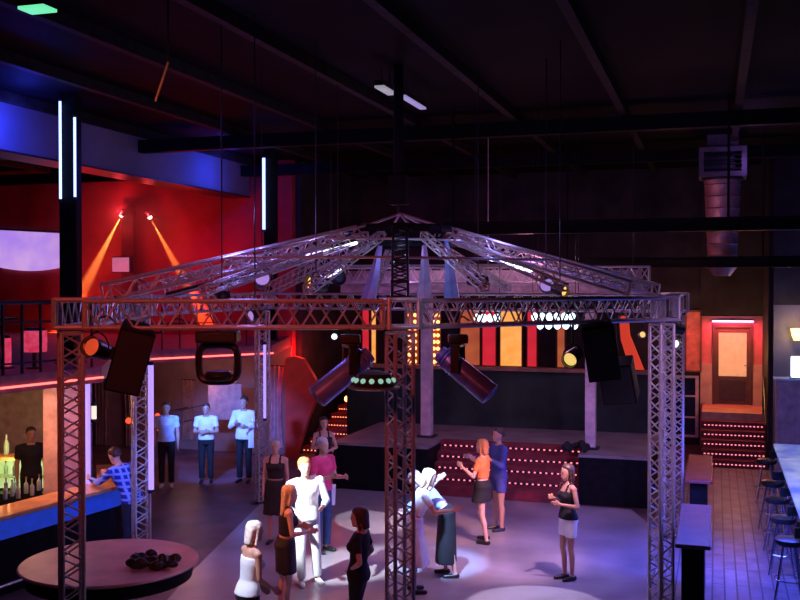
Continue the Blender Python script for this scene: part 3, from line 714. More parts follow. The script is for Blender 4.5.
for a, b_, lab in (('A','D','front left horizontal truss beam between the round table post and the middle post'),('D','E','front right horizontal truss beam carrying the black speakers'),('E','F','short right side horizontal truss beam'),
              ('F','C','rear horizontal truss beam before the stage'),('C','B','rear left side horizontal truss beam'),('B','A','near left side horizontal truss beam')):
    pa_, pb_ = Vector((*PP[a],ZB)), Vector((*PP[b_],ZB)); d_ = (pb_-pa_).normalized()*.17
    truss('truss_beam', lab, pa_+d_, pb_-d_, WT, 'truss pavilion beams', bay=.32)
# corner blocks
for k in PP:
    q = PP[k]; lab = posts[k][2].replace('truss post', 'post')
    t = thing('corner_block', 'aluminium corner joint on top of the ' + lab, 'corner joint', (q[0],q[1],ZB-WT/2-.015), YAW+.25, 'pavilion corner joints')
    h = WT/2+.02; m = MB()
    for sx in (-h,h):
        for s2 in (-h,h):
            m.tube((sx,s2,0),(sx,s2,WT+.05),.024)
            m.tube((-h,sx,.02+(WT+.01)*(s2>0)),(h,sx,.02+(WT+.01)*(s2>0)),.024); m.tube((sx,-h,.02+(WT+.01)*(s2>0)),(sx,h,.02+(WT+.01)*(s2>0)),.024)
    obj('joint_frame', m, M_alu, t)
AX, AY = .0, 13.9; APZ = 5.0
ap = V3(c(AX,AY), APZ)
ring_r = .62
for k, lab in (('A','front left sloping roof truss down to the round table post'),('B','left sloping roof truss, upper of the two on the left'),('C','rear left sloping roof truss'),('D','front sloping roof truss over the middle post'),('E','front right sloping roof truss'),('F','rear right sloping roof truss')):
    pa_ = Vector((*PP[k], ZB+.14)); d_ = (ap-pa_); hd = Vector((d_.x,d_.y,0)); 
    q = ap - hd.normalized()*ring_r; q.z = APZ-.12
    truss('roof_truss', lab, pa_ + d_.normalized()*.42, q, .17, 'sloping roof trusses of the pavilion', r=.017, rl=.009, bay=.3, m=M_alu if k != 'D' else M_bmetal)
# slim rafters between the main roof trusses
for a, b_, f, lab in (('A','D',.33,'slim rafter truss left of the front roof truss'),('A','D',.68,'slim rafter truss close beside the front roof truss, left'),('D','E',.33,'slim rafter truss close beside the front roof truss, right'),('D','E',.68,'slim rafter truss halfway to the front right post'),
                      ('E','F',.5,'slim rafter truss on the short right roof slope'),('B','A',.5,'slim rafter truss on the near left roof slope'),('C','B',.5,'slim rafter truss on the rear left roof slope'),('F','C',.35,'slim rafter truss on the rear slope, right'),('F','C',.7,'slim rafter truss on the rear slope, left')):
    pa_ = Vector((*PP[a], ZB+.16)).lerp(Vector((*PP[b_], ZB+.16)), f); d_ = ap-pa_; hd = Vector((d_.x,d_.y,0)); q = ap-hd.normalized()*ring_r*1.4; q.z = APZ-.2
    truss('rafter_truss', lab, pa_+d_.normalized()*.35, q, .09, 'slim rafters of the pavilion roof', r=.011, rl=.006, bay=.25)
# purlin tubes between roof trusses
order = ['A','D','E','F','C','B']
for i in range(6):
    a, b_ = order[i], order[(i+1)%6]
    for f in (.38, .7):
        A_ = Vector((*PP[a],ZB+.3)).lerp(ap, f); B_ = Vector((*PP[b_],ZB+.3)).lerp(ap, f)
        o = obj('roof_tube', MB().tube(A_, B_, .016), M_alu); tag(o, '%s aluminium tube spanning the %s roof bay' % ('lower' if f < .5 else 'upper', {'AD':'front left','DE':'front right','EF':'right','FC':'rear','CB':'rear left','BA':'left'}[a+b_]), 'tube', 'tubes across the pavilion roof')
# crown ring
t = thing('crown_ring', 'black ring truss at the peak of the pavilion roof', 'truss ring', (ap.x, ap.y, APZ-.2))
for zz in (-.07, .1):
    m = MB()
    for i in range(24):
        a0, a1 = 2*PI*i/24, 2*PI*(i+1)/24
        m.tube((ring_r*1.2*math.cos(a0),ring_r*1.2*math.sin(a0),zz),(ring_r*1.2*math.cos(a1),ring_r*1.2*math.sin(a1),zz),.065)
    obj('ring', m, M_black, t)
m = MB()
for i in range(24):
    a0, a1 = 2*PI*i/24, 2*PI*(i+1)/24
    m.tube((ring_r*1.2*math.cos(a0),ring_r*1.2*math.sin(a0),-.07),(ring_r*1.2*math.cos(a1),ring_r*1.2*math.sin(a1),.1),.02)
obj('lacing', m, M_black, t)
m = MB()
for i in range(6): a0 = 2*PI*i/6; m.tube((ring_r*1.2*math.cos(a0),ring_r*1.2*math.sin(a0),.1),(0,0,.34),.018)
obj('spokes', m, M_alu, t)
# hoist pole
q = c(-.02, 13.9)
t = thing('hoist_pole', 'black vertical pole hanging from the ceiling to the pavilion peak', 'pole', (q[0], q[1], 5.32))
obj('pole', MB().tube((0,0,.25),(0,0,CZ-5.33),.07,n=12), M_black, t); obj('motor', MB().cbox((0,0,.15),(.26,.22,.42)), M_black, t, bevel=.02); obj('hook', MB().tube((0,0,-.16),(0,0,-.05),.02), M_bmetal, t)
# inner legs below the crown, violet and blue light painted into their colours
for (x0,y0,x1,y1,Y,lab,mm) in ((381,239,368,300,13.22,'violet lit hanging strip left of the black pole',mat('violet_lit_strip',(.35,.3,.75),.35,.2)),(446,239,452,300,13.3,'blue lit hanging strip right of the black pole',mat('blue_lit_strip',(.25,.45,.85),.35,.2)),(424,239,424,300,13.22,'pale hanging strip close to the black pole',mat('pale_strip',(.5,.4,.6),.35,.2))):
    A_ = p3(x0,y0,Y); B_ = p3(x1,y1,Y); D = A_-B_
    t = thing('hanging_strip', lab, 'fabric strip', B_)
    R = []
    for k in range(9):
        f = k/8; w_ = .085*(1-f)+.02; cc = D*f + Vector((0,.04*math.sin(f*PI),0))
        R.append([cc+Vector((-w_,-.01,0)), cc+Vector((0,-.045,0)), cc+Vector((w_,-.01,0)), cc+Vector((w_,.01,0)), cc+Vector((0,.03,0)), cc+Vector((-w_,.01,0))])
    obj('cloth', MB().loft(R), mm, t); obj('clamp', MB().cbox(D+Vector((0,0,.02)),(.08,.06,.06)), M_bmetal, t)
light('SPOT','housing_fill', V3(c(.3,8.0),5.2),(.5,.5,1),70,V3(c(.2,10.8),3.55),.05,16,.5)  # spot added in front to turn the moving heads bluish
light('POINT','strip_light', V3(c(.1,12.6),4.5),(.4,.5,1),7,size=.05)
ta, tb_ = Vector((-8.0,19.6,4.35)), Vector((-1.2,19.6,4.35))
truss('lighting_truss', 'violet lit lighting truss hanging over the stage front', ta, tb_, .3, bay=.35)
hg = bpy.data.objects['lighting_truss']
for xx in (.3, 3.4, 6.5): obj('hanger', MB().tube((xx,0,.15),(xx,0,CZ-4.35),.012), M_bmetal, hg)
light('POINT','stage_truss_violet', V3((-6.2,18.7),4.7),(.6,.3,1),22,size=.1)
light('POINT','stage_truss_pink', V3((-3.4,18.7),4.7),(1,.35,.6),20,size=.1)
M_haze_band = mat('haze_band_cloth',(.5,.35,.42),.8)  # cloth added to stand in for pinkish grey haze behind the roof
o = obj('haze_band', MB().loft([[Vector((-7.6+i*.16, 19.9+.04*math.sin(i*1.1), z_)) for i in range(40)]+[Vector((-7.6+i*.16, 19.93+.04*math.sin(i*1.1), z_)) for i in range(39,-1,-1)] for z_ in (3.95,4.2,4.32,4.45)]).tube((-4.4,19.9,4.45),(-4.4,19.9,CZ),.01), M_haze_band); tag(o,'added pale pinkish valance hanging behind the lighting truss','haze_band')
# tube lights in the roof
for (x0,y0,x1,y1,Y,lab) in ((324,252,356,243,12.8,'white tube light in the left roof slope'),(490,259,531,271,13.6,'white tube light in the right roof slope'),(326,277,340,270,14,'small white tube lower in the left roof'),(166,297,256,274,12.2,'long pale tube running down the left roof slope')):
    A_ = p3(x0,y0,Y); B_ = p3(x1,y1,Y); t = thing('tube_light', lab, 'tube light', A_)
    D = B_-A_
    obj('tube', MB().tube((0,0,0), D, .022, caps=1), glow('roof_tube_lit',(.75,.75,1),4) if Y != 12.2 else mat('pale_tube',(.8,.8,.8),.2,.6), t)
    obj('fitting', MB().tube(Vector((0,0,.035)), D+Vector((0,0,.035)), .02), M_bmetal, t)

# ------------------------------------------------------------ hanging equipment
def under(px, py, a, b_, off=0):     # point on the sight line that lies straight below a pavilion beam
    A_, B_ = Vector(PP[a]), Vector(PP[b_]); n_ = Vector((-(B_-A_).y, (B_-A_).x)).normalized()
    q = Vector(c((px-400)/FPX, 1.0)); Y = (A_.dot(n_)+off)/q.dot(n_)
    return p3(px, py, Y)
BOT = ZB-WT/2-.02
def rotm(rx, ry, rz): return Euler((math.radians(rx), math.radians(ry), math.radians(rz))).to_matrix().to_4x4()
def moving_head(P, label, tilt, yaw_, s=1., m=M_plastic, lens=None, hang=.0):
    t = thing('moving_head_light', label, 'stage light', P, YAW, 'moving head lights under the beams')
    s_ = s
    obj('base', MB().cbox((0,0,-.06*s_),(.2*s_,.2*s_,.09*s_)), M_plastic, t, bevel=.015*s_)
    obj('clamp', MB().tube((0,0,0),(0,0,max(.05,BOT-P.z)),.02).tube((0,-.17,BOT-P.z),(0,.17,BOT-P.z),.015), M_bmetal, t)
    R = rotm(0,0,yaw_)
    yk = MB()
    for sx in (-1,1): yk.cbox((sx*.15*s_,0,-.27*s_),(.03*s_,.09*s_,.26*s_),R)
    yk.cbox((0,0,-.125*s_),(.33*s_,.1*s_,.04*s_),R)
    obj('yoke', yk, M_plastic, t, bevel=.01*s_)
    T = Matrix.Translation((0,0,-.36*s_)) @ R @ rotm(tilt,0,0)
    hd = obj('lamp_head', MB().lathe([(.04*s_,-.26*s_),(.08*s_,-.25*s_),(.11*s_,-.12*s_),(.115*s_,.1*s_),(.12*s_,.42*s_),(.1*s_,.43*s_)], M=T, n=20), m, t)
    obj('lens', MB().lathe([(.1*s_,.425*s_),(.08*s_,.44*s_),(0,.45*s_)], M=T, n=18), lens or mat('lens_glass',(.2,.2,.35),.08), hd)
    fins = MB()
    for z_ in (-.2,-.16,-.08,-.04): fins.lathe([(.105*s_,z_*s_),(.122*s_,(z_+.01)*s_),(.105*s_,(z_+.02)*s_)], M=T, n=20)
    obj('cooling_fins', fins, m, hd)
    return t
def speaker(P, label, w_, h_, d_, rx, ry, rz, group=None):
    t = thing('hanging_speaker', label, 'speaker', P, 0, group)
    R = Matrix.Translation((0,0,0)) @ rotm(0,0,math.degrees(YAW)) @ rotm(rx,ry,rz)
    cab = MB(); pts = [(-w_/2,-d_/2),(w_/2,-d_/2),(w_*.36,d_/2),(-w_*.36,d_/2)]
    cab.prism(pts, -h_/2, h_/2); cab.v = [R @ v for v in cab.v]
    obj('cabinet', cab, M_black, t, bevel=.015)
    obj('grille', MB().box((-w_*.45,-d_/2-.015,-h_*.46),(w_*.45,-d_/2-.001,h_*.46),R), mat('speaker_grille',(.025,.025,.03),.6,bump=.4,scale=200), t)
    obj('handle', MB().box((-w_*.5-.01,-.06,-.05),(-w_*.36,.06,.05),R), M_bmetal, t)
    tp = R @ Vector((0,0,h_/2))
    obj('hanger', MB().tube(tp, (tp.x, tp.y, max(tp.z+.05, BOT-P.z)), .012).tube((tp.x,tp.y-.2,BOT-P.z),(tp.x,tp.y+.2,BOT-P.z),.014), M_bmetal, t)
    return t
speaker(under(129, 357, 'A','D'), 'large black speaker hanging tilted inside the front left beam', .36, .68, .38, 14, 14, 20)
speaker(under(602, 350, 'D','E',-.1), 'large black speaker hanging under the front right beam, left one', .38, .66, .42, 10, -8, -15, 'black speakers under the right beam')
speaker(under(621, 380, 'D','E',.1), 'large black speaker hanging lower and right of its twin', .42, .5, .4, 16, -6, -28, 'black speakers under the right beam')
# par can frame on the left
def par_can(P, label, tilt, yaw_, lens, s=1.):
    t = thing('par_can', label, 'stage light', P, YAW, 'par can lights on the pavilion')
    T = rotm(0,0,yaw_) @ rotm(tilt,0,0)
    b = obj('can', MB().lathe([(.05*s,-.2*s),(.1*s,-.18*s),(.115*s,.0),(.12*s,.16*s),(.112*s,.16*s),(.105*s,.05*s)], M=T, n=20), M_plastic, t)
    obj('lens', MB().lathe([(.1*s,.1*s),(.06*s,.125*s),(0,.13*s)], M=T, n=16), lens, b)
    yk = MB(); R = rotm(0,0,yaw_); prev = None
    for k in range(9):
        a = PI*k/8; q = Vector((.15*s*math.cos(a),0,.19*s*math.sin(a))); q = R @ q
        if prev is not None: yk.tube(prev, q, .01*s, n=6)
        prev = q
    obj('yoke', yk, M_bmetal, t); top = BOT-P.z if P.z < BOT-.05 else CZ-P.z
    cl = MB().tube((0,0,.19*s),(0,0,max(.2*s,top)),.016 if top < 1.5 else .008)
    if top < 1.5: cl.tube((-.17,0,top),(.17,0,top),.012).tube((0,-.17,top),(0,.17,top),.012)
    obj('clamp', cl, M_bmetal, t)
    return t
L_red = glow('red_lens',(1,.12,.04),.45); L_yel = glow('yellow_lens',(1,.7,.2),.9); L_wh = glow('white_lens',(.8,.9,1),2); L_dk = mat('dark_lens',(.1,.12,.2),.1)
par_can(under(97, 349, 'A','D'), 'par can with a dull red lens beside the front left post', 75, -15, L_red, .9)
par_can(under(573, 357, 'D','E'), 'par can with a yellow lens beside the right speakers', 105, -30, L_yel, .8)
par_can(p3(675, 327, 16.05), 'upper small par can between the right truss posts', 100, 120, L_dk, .9)
par_can(p3(673.5, 343, 15.6), 'lower small par can with a white lens between the right posts', 100, 15, L_wh, .6)
par_can(under(334, 337, 'A','D',.1), 'small par can with a white lens above the tilted moving head', 80, 10, L_wh, .3)
par_can(under(642, 335, 'D','E'), 'tiny par can with a yellow lens on the right speakers', 80, 0, L_yel, .35)
M_mh = mat('blue_lit_housing', (.2,.22,.7), .3, .3)  # blue light painted into the housing colour
moving_head(under(350, 333, 'A','D'), 'grey moving head pointing down left beside the middle post', 128, -75, 1.05, M_mh)
moving_head(under(458, 333, 'D','E'), 'grey moving head pointing down right of the middle post', 128, 75, 1.05, M_mh)
# round black yoke fixture
P = under(218, 363, 'A','D'); t = thing('ring_fixture', 'round black fixture with open yoke hanging from the left beam', 'stage light', P, YAW)
m = MB()
def sq(a): # rounded square ring
    ca, sa = math.cos(a), math.sin(a); e = .55
    return Vector((.2*abs(ca)**e*(1 if ca>=0 else -1), 0, .19*abs(sa)**e*(1 if sa>=0 else -1)))
for i in range(32): m.tube(sq(2*PI*i/32), sq(2*PI*(i+1)/32), .04, caps=1, n=8)
obj('ring', m, M_plastic, t); obj('lower_drum', MB().lathe([(.12,-.05),(.15,0),(.12,.05)], (0,0,-.13), 20), M_plastic, t, bevel=.01)
obj('base', MB().cbox((0,0,.27),(.42,.3,.12)), M_plastic, t, bevel=.02); obj('clamp', MB().tube((0,0,.3),(0,0,max(.34,BOT-P.z)),.022), M_bmetal, t)
obj('gel', MB().lathe([(.09,-.185),(.06,-.195)], n=14), mat('green_glass',(.1,.4,.3),.1), t)
# disc plate with green lenses on middle post
P = p3(374, 386, 9.8); t = thing('effect_light', 'flat black effect light with greenish lenses on the middle post', 'stage light', P, YAW)
obj('plate', MB().lathe([(.22,-.03),(.255,-.02),(.255,-.005),(.0,-.005)], n=32), mat('plate_grey',(.35,.33,.33),.35,.5), t)
obj('housing', MB().lathe([(.2,0),(.215,.04),(.16,.12),(.06,.15),(0,.15)], n=28), M_plastic, t)
for k in range(7):
    a = math.radians(190+k*25); hd = Vector((.2*math.cos(a), .2*math.sin(a), .06))
    obj('lens', MB().ball(hd, .028, 8), glow('green_lens',(.35,.7,.55),.7), t)
obj('arm', MB().tube((0,0,-.02),(PP['D'][0]-P.x+.0,PP['D'][1]-P.y-.16,-.02),.02), M_bmetal, t)
# silhouettes of equipment on top of the beams
for i, (x,y,Y,s_,lab) in enumerate(((222,295,11.2,.6,'small lamp standing on the left beam near the ring fixture'),(262,280,14,1.0,'small lamp on the rear left roof tubes'),(316,284,12.6,.8,'lamp on the left roof tubes beside the small tube light'),(338,275,14.5,.9,'lamp high in the left roof beside the black pole'),
                               (546,283,13.5,.9,'lamp on the right roof tubes beside the rear beam'),(560,290,12.5,.6,'small lamp on the front right beam'),(478,281,14.2,.8,'lamp right of the blue hanging strip'),(255,316,11.3,.6,'small dark lamp inside the left beam'))):
    par_can(p3(x,y,Y), lab, random.uniform(70,130), random.uniform(-70,70), (L_dk, glow('violet_lens',(.5,.3,.9),.7), glow('amber_lens',(1,.5,.12),1.5))[i%3], s_)
# cables looping on the beams
for (x0,x1,yy,Y,lab) in ((100,190,318,10.5,'black cable looping along the left beam'),(205,250,316,10.5,'black cable looping beside the ring fixture'),(420,470,316,11,'black cable looping right of the middle post')):
    A_ = p3(x0,yy,Y); B_ = p3(x1,yy,Y); m = MB(); prev = None
    for k in range(41):
        f = k/40; q = A_.lerp(B_,f); q.z += .05*math.sin(f*17)-.12*math.sin(f*PI)
        if prev is not None: m.tube(prev,q,.01,n=6)
        prev = q.copy()
    tag(obj('cable', m, M_plastic), lab, 'cable')

# ------------------------------------------------------------ duct and ceiling lamps
P = p3(722, 276, 20.5)
t = thing('ventilation_duct', 'dark red lit round duct hanging below the ceiling on the right', 'duct', (P.x, P.y, P.z))
M_duct = mat('duct_metal',(.4,.24,.26),.45,.5,scale=5)
zt = CZ-P.z
prof = [(.16,0),(.27,.15)]
z_ = .15; 
while z_ < 1.9: prof += [(.27+.09*(z_/1.9), z_), (.285+.09*(z_/1.9), z_+.02), (.27+.09*(z_/1.9), z_+.04)]; z_ += .24
prof += [(.37,1.95)]
obj('duct_pipe', MB().lathe(prof, n=28), M_duct, t)
obj('collar', MB().lathe([(.4,1.95),(.42,1.98),(.4,2.0)], n=28), M_bmetal, t)
obj('vent_box', MB().box((-.46,-.4,2.0),(.46,.4,2.1)).box((-.46,-.4,2.1),(-.36,.4,2.5)).box((.36,-.4,2.1),(.46,.4,2.5)).box((-.46,-.4,2.5),(.46,.4,2.6)).box((-.36,.3,2.1),(.36,.4,2.5)).box((-.3,-.3,2.6),(.3,.3,zt-.01)), mat('vent_grey',(.16,.15,.2),.4,.4), t, smooth=False)
for k in range(4): obj('louver', MB().box((-.36,-.36,2.15+k*.09),(.36,-.26,2.165+k*.09)), M_bmetal, t)
light('POINT','duct_lamp', P+Vector((-.9,-1.6,.8)), (.9,.3,.35), 12, size=.1)
light('POINT','duct_violet', P+Vector((.5,-1.2,2.3)), (.45,.2,1), 5, size=.05)
# ceiling fixtures
def ceil_lamp(px, py, label, col, es, L=.5, wd=.12, name='ceiling_lamp'):
    P = g_c(px, py); t = thing(name, label, 'ceiling light', (P[0],P[1],CZ-.3))
    obj('housing', MB().box((-wd/2,-L/2,.03),(wd/2,L/2,.1)), M_bmetal, t); obj('tube', MB().box((-wd/2,-L/2,0),(wd/2,L/2,.03)), glow('ceil_'+name+str(px), col, es), t)
    for e in (-1,1): obj('hanger', MB().tube((0,e*L*.3,.1),(0,e*L*.3,.29),.008), M_bmetal, t)
def g_c(px, py):
    Y = (CZ-.3-H)/((285-py)/FPX); return c((px-400)/FPX*Y, Y)
ceil_lamp(39, 12, 'green glowing lamp at the top left of the ceiling', (.15,.8,.4), 1.1, .22, .3, 'emergency_lamp')
ceil_lamp(386, 92, 'pale streak of tube light left of the hanging pole', (.5,.5,.55), .55, .6, .14)
ceil_lamp(413, 104, 'violet tinted tube light right of the hanging pole', (.5,.42,.85), .55, 1.1, .1)
ceil_lamp(532, 207, 'far violet ceiling light above the pavilion roof', (.35,.22,.5), .5, 4.0, .6)
# thin yellow rod
A_ = p3(169, 63, 10); B_ = p3(156, 102, 10)
t = thing('hanging_rod', 'thin yellowish rod hanging from the ceiling at the upper left', 'rod', B_)
obj('rod', MB().tube((0,0,0), A_-B_, .012), mat('brass_rod',(.5,.42,.2),.4,.3), t); obj('hook', MB().tube(A_-B_, (A_.x-B_.x, A_.y-B_.y, CZ-B_.z), .01), M_bmetal, t)
light('POINT','rod_glint', p3(150,80,9.0), (1,.85,.5), 1.2, size=.05)

# ------------------------------------------------------------ people
def human(X, Y, face, Ht, label, skin=M_skin, female=False, lean=(0,0), arms=None, legs=None, head=(0,0),
          top=None, bottom=None, hair=None, shoes=M_plastic, vox=.011, z=.0, extra=None):
    """face: 0 looks away from the viewpoint, 90 to its left, 180 towards it. lean = (forward, sideways) degrees."""
    S = Ht/1.75
    piv = Vector((0,0,.95))
    Lm = Matrix.Translation(piv) @ Euler((math.radians(-lean[0]), math.radians(lean[1]), 0)).to_matrix().to_4x4() @ Matrix.Translation(-piv)
    def T(p):
        p = Vector(p); f = min(1, max(0, (p.z-.9)/.25)); return p.lerp(Lm @ p, f)
    def er(z_, rx, ry, yo=0, xo=0, n=20, off=0, tf=T):
        return [tf((xo+(rx+off)*math.cos(2*PI*i/n), yo+(ry+off)*math.sin(2*PI*i/n), z_)) for i in range(n)]
    if female: torso = [(.84,.1,.08,0),(.89,.165,.115,-.01),(.94,.172,.12,-.012),(1.02,.15,.1,-.005),(1.1,.118,.085,0),(1.2,.128,.092,.0),(1.29,.15,.112,.012),(1.36,.15,.1,.005),(1.42,.14,.08,-.005),(1.46,.09,.062,-.008),(1.49,.05,.05,-.005)]
    else: torso = [(.84,.11,.09,0),(.89,.158,.11,-.005),(.95,.162,.11,-.005),(1.03,.15,.1,0),(1.1,.145,.098,0),(1.2,.155,.105,0),(1.3,.175,.115,.005),(1.37,.18,.108,0),(1.42,.165,.09,-.005),(1.46,.1,.068,-.008),(1.49,.055,.052,-.005)]
    sh = .165 if female else .195
    ua, fa = .285*(.95 if female else 1), .25
    lw = .85 if female else 1.
    # head
    hm = Matrix.Translation((0,0,1.53)) @ Euler((math.radians(-head[1]),0,math.radians(head[0]))).to_matrix().to_4x4() @ Matrix.Translation((0,0,-1.53))
    def TH(p): return T(hm @ Vector(p)) 
    body = MB()
    body.loft([er(z_,rx,ry,yo) for z_,rx,ry,yo in torso])
    body.tube(T((0,-.005,1.42)), TH((0,.01,1.58)), .052*lw, .048*lw, n=14, caps=1)
    hr = [(1.522,.022,.025,.075),(1.535,.04,.045,.062),(1.56,.055,.068,.04),(1.595,.066,.084,.024),(1.63,.073,.092,.018),(1.67,.076,.097,.012),(1.705,.071,.09,.006),(1.73,.054,.07,.002),(1.748,.026,.035,0)]
    body.loft([[TH((rx*math.cos(2*PI*i/20), yo+ry*math.sin(2*PI*i/20), z_)) for i in range(20)] for z_,rx,ry,yo in hr])
    body.loft([[TH(p) for p in q] for q in ([(-.006,.108,1.648),(.006,.108,1.648),(0,.1,1.65)], [(-.014,.105,1.607),(.014,.105,1.607),(0,.133,1.61)], [(-.01,.1,1.6),(.01,.1,1.6),(0,.12,1.6)])])
    for s in (-1,1): body.ball(TH((s*.076,.0,1.63)), (.012,.02,.032), 8)
    if female:
        for s in (-1,1): body.ball(T((s*.065,.085,1.29)), (.055,.05,.055), 10)
    # arms
    arms = arms or (((.12,.0,-1),(.02,.25,-1)),((-.12,0,-1),(-.02,.25,-1)))
    sleeves = []
    for s, (du, dfm) in zip((1,-1), arms):
        shp = T((s*sh, -.005, 1.405)); e = shp + Vector(du).normalized()*ua; w_ = e + Vector(dfm).normalized()*fa
        body.ball(shp, .058*lw, 12)
        body.tube(T((s*.1,-.005,1.42)), shp, .06*lw, .055*lw, n=12, caps=1)
        body.tube(shp, e, .05*lw, .038*lw, n=12, caps=1)
        mid = e.lerp(w_, .3); body.tube(e, mid, .038*lw, .04*lw, n=12, caps=1); body.tube(mid, w_, .04*lw, .026*lw, n=12, caps=1)
        # hand
        fd = Vector(dfm).normalized(); side = fd.cross(Vector((0,0,1)));
        side = side.normalized() if side.length > .2 else Vector((0,1,0)); 
        across = fd.cross(side).normalized() if abs(fd.z) < .8 else Vector((0,1,0)).cross(fd).cross(fd).normalized()*-1
        nrm = across.cross(fd).normalized()
        palm = w_ + fd*.045
        for k in range(4): body.tube(w_, w_+fd*.085+across*((k-1.5)*.019), .02, .013, n=8, caps=1)
        for k in range(4):
            ln = (.062,.072,.068,.052)[k]; b0 = w_+fd*.088+across*((k-1.5)*.021)
            k1 = b0+fd*ln*.5+nrm*.006; k2 = k1+(fd*.8+nrm*.5).normalized()*ln*.5
            body.tube(b0,k1,.0095,.009,n=8,caps=1).tube(k1,k2,.009,.008,n=8,caps=1)
        tb = w_+fd*.03-across*.025; t1 = tb+(fd*.7-across*.7).normalized()*.035; t2 = t1+(fd*.95-across*.2+nrm*.2).normalized()*.028
        body.tube(tb,t1,.013,.011,n=8,caps=1).tube(t1,t2,.011,.009,n=8,caps=1)
        sleeves.append((shp, e, w_))
    # legs
    legs = legs or (((.02,.03,-1),(0,-.03,-1)),((-.02,.03,-1),(0,-.03,-1)))
    LG = []
    for s, (dt, ds) in zip((1,-1), legs):
        hp = Vector((s*.088,-.005,.9)); k = hp+Vector(dt).normalized()*.415; a = k+Vector(ds).normalized()*.41
        LG.append((hp,k,a))
    low = min(a.z for _,_,a in LG)-.075
    foot = []
    for (hp,k,a), s in zip(LG,(1,-1)):
        body.tube(hp,k,.086*(1 if not female else .98),.054*lw,n=14,caps=1)
        m1 = k.lerp(a,.3)+Vector((0,-.012,0)); body.tube(k,m1,.05*lw,.054*lw,n=12,caps=1).tube(m1,a,.054*lw,.034*lw,n=12,caps=1)
        heel = a+Vector((0,-.03,-.035)); toe = a+Vector((s*.02,.15,-.05)); body.tube(a,heel,.034,.032,n=10,caps=1).tube(heel,toe,.034,.024,n=10,caps=1)
        foot.append((heel,toe))
    q = c(X, Y); org = Vector((q[0], q[1], z))
    def fin(mb, vx, name, m, parent=None, sm=2):
        mb.v = [Vector((v.x*S, v.y*S, (v.z-low)*S)) for v in mb.v]
        return link(name, remesh(mb, vx, sm), m, parent)
    o = fin(body, vox, 'person', skin); o.location = org; o.rotation_euler = (0,0,YAW+math.radians(face)); tag(o, label, 'person')
    # clothes
    if top:
        kind, m = top[:2]; mb = MB()
        zlo = {'crop':1.12,'tank':.93,'tee':.9,'shirt':.86,'long':.86,'dress':.9}[kind]
        ztop = 1.36 if kind in ('tank','dress') and female else 1.465
        if bottom and bottom[0] == 'skirt': zlo = 1.03
        rr = [r for r in torso if zlo <= r[0] <= ztop+.001]
        if kind == 'dress' or kind == 'tank': rr = [r for r in rr if r[0] <= (1.37 if female else 1.45)]
        mb.loft([er(a_,b_,c_,d_,off=.016 if a_ > 1.05 else .024) for a_,b_,c_,d_ in rr])
        if female:
            for s in (-1,1): mb.ball(T((s*.065,.09,1.285)), (.066,.056,.062), 10)
        if kind in ('tank','dress') and len(top) < 3:
            for s in (-1,1): 
                pts = [T((s*.085,.085,1.34)), T((s*.085,.05,1.44)), T((s*.08,-.03,1.475)), T((s*.085,-.085,1.34))]
                for i in range(3): mb.tube(pts[i], pts[i+1], .02, n=8, caps=1)
        elif kind not in ('tank','dress'):
            for (a_, e_, w_), s in zip(sleeves, (1,-1)):
                mb.ball(a_, .07*lw, 12); mb.tube(T((s*.1,-.005,1.42)), a_, .072*lw, .068*lw, n=12, caps=1)
                if kind in ('long',): mb.tube(a_, e_, .063*lw, .052*lw, n=12, caps=1); mb.tube(e_, e_.lerp(w_,.92), .052*lw, .036*lw, n=12)
                else: mb.tube(a_, a_.lerp(e_,.62), .062*lw, .058*lw, n=12)
        fin(mb, .012, {'tank':'tank_top','dress':'dress_top','crop':'crop_top'}.get(kind,'shirt'), m, o)
    if bottom:
        kind, m = bottom[:2]; mb = MB()
        if kind in ('trousers','shorts'):
            mb.loft([er(a_,b_,c_,d_,off=.014) for a_,b_,c_,d_ in torso if a_ <= 1.04])
            for hp,k,a in LG:
                if kind == 'trousers':
                    mb.tube(hp,k,.096,.068,n=14,caps=1); mb.tube(k,a+(k-a).normalized()*.02,.068,.06,n=14)
                else: mb.tube(hp,hp.lerp(k,.55),.1,.088,n=14)
            fin(mb, .013, kind, m, o)
        else:
            ln, fl = bottom[2], bottom[3]
            Z = [1.04,.97,.9]; R = [er(1.075,torso[3][1]-.012,torso[3][2]-.006,off=.022), er(1.03,torso[3][1],torso[3][2],off=.026)]
            R.append(er(.97,.165,.118,-.008,off=.026))
            kc = (LG[0][1]+LG[1][1])/2
            n = 6
            for i in range(n+1):
                f = i/n; zz = .9-f*ln; sp = abs(LG[0][1].x-LG[1][1].x)*.4*f
                w2 = .19+fl*f; yo = kc.y*f*.8
                ring = []
                for j in range(20):
                    an = 2*PI*j/20; wv = 1+(.05*math.sin(an*5)*f if fl > .03 else 0)
                    ring.append(Vector(((w2+sp*.3)*wv*math.cos(an)*1.0, yo+(.135+fl*f)*wv*math.sin(an), zz)))
                R.append(ring)
            last = R[-1]; inner = [Vector((v.x*.88, v.y*.88, v.z+.03)) for v in last]; inner2 = [Vector((v.x*.7, v.y*.7, v.z+ln*.6)) for v in last]
            R += [inner, inner2]
            fin(mb.loft(R), .012, 'skirt', m, o)
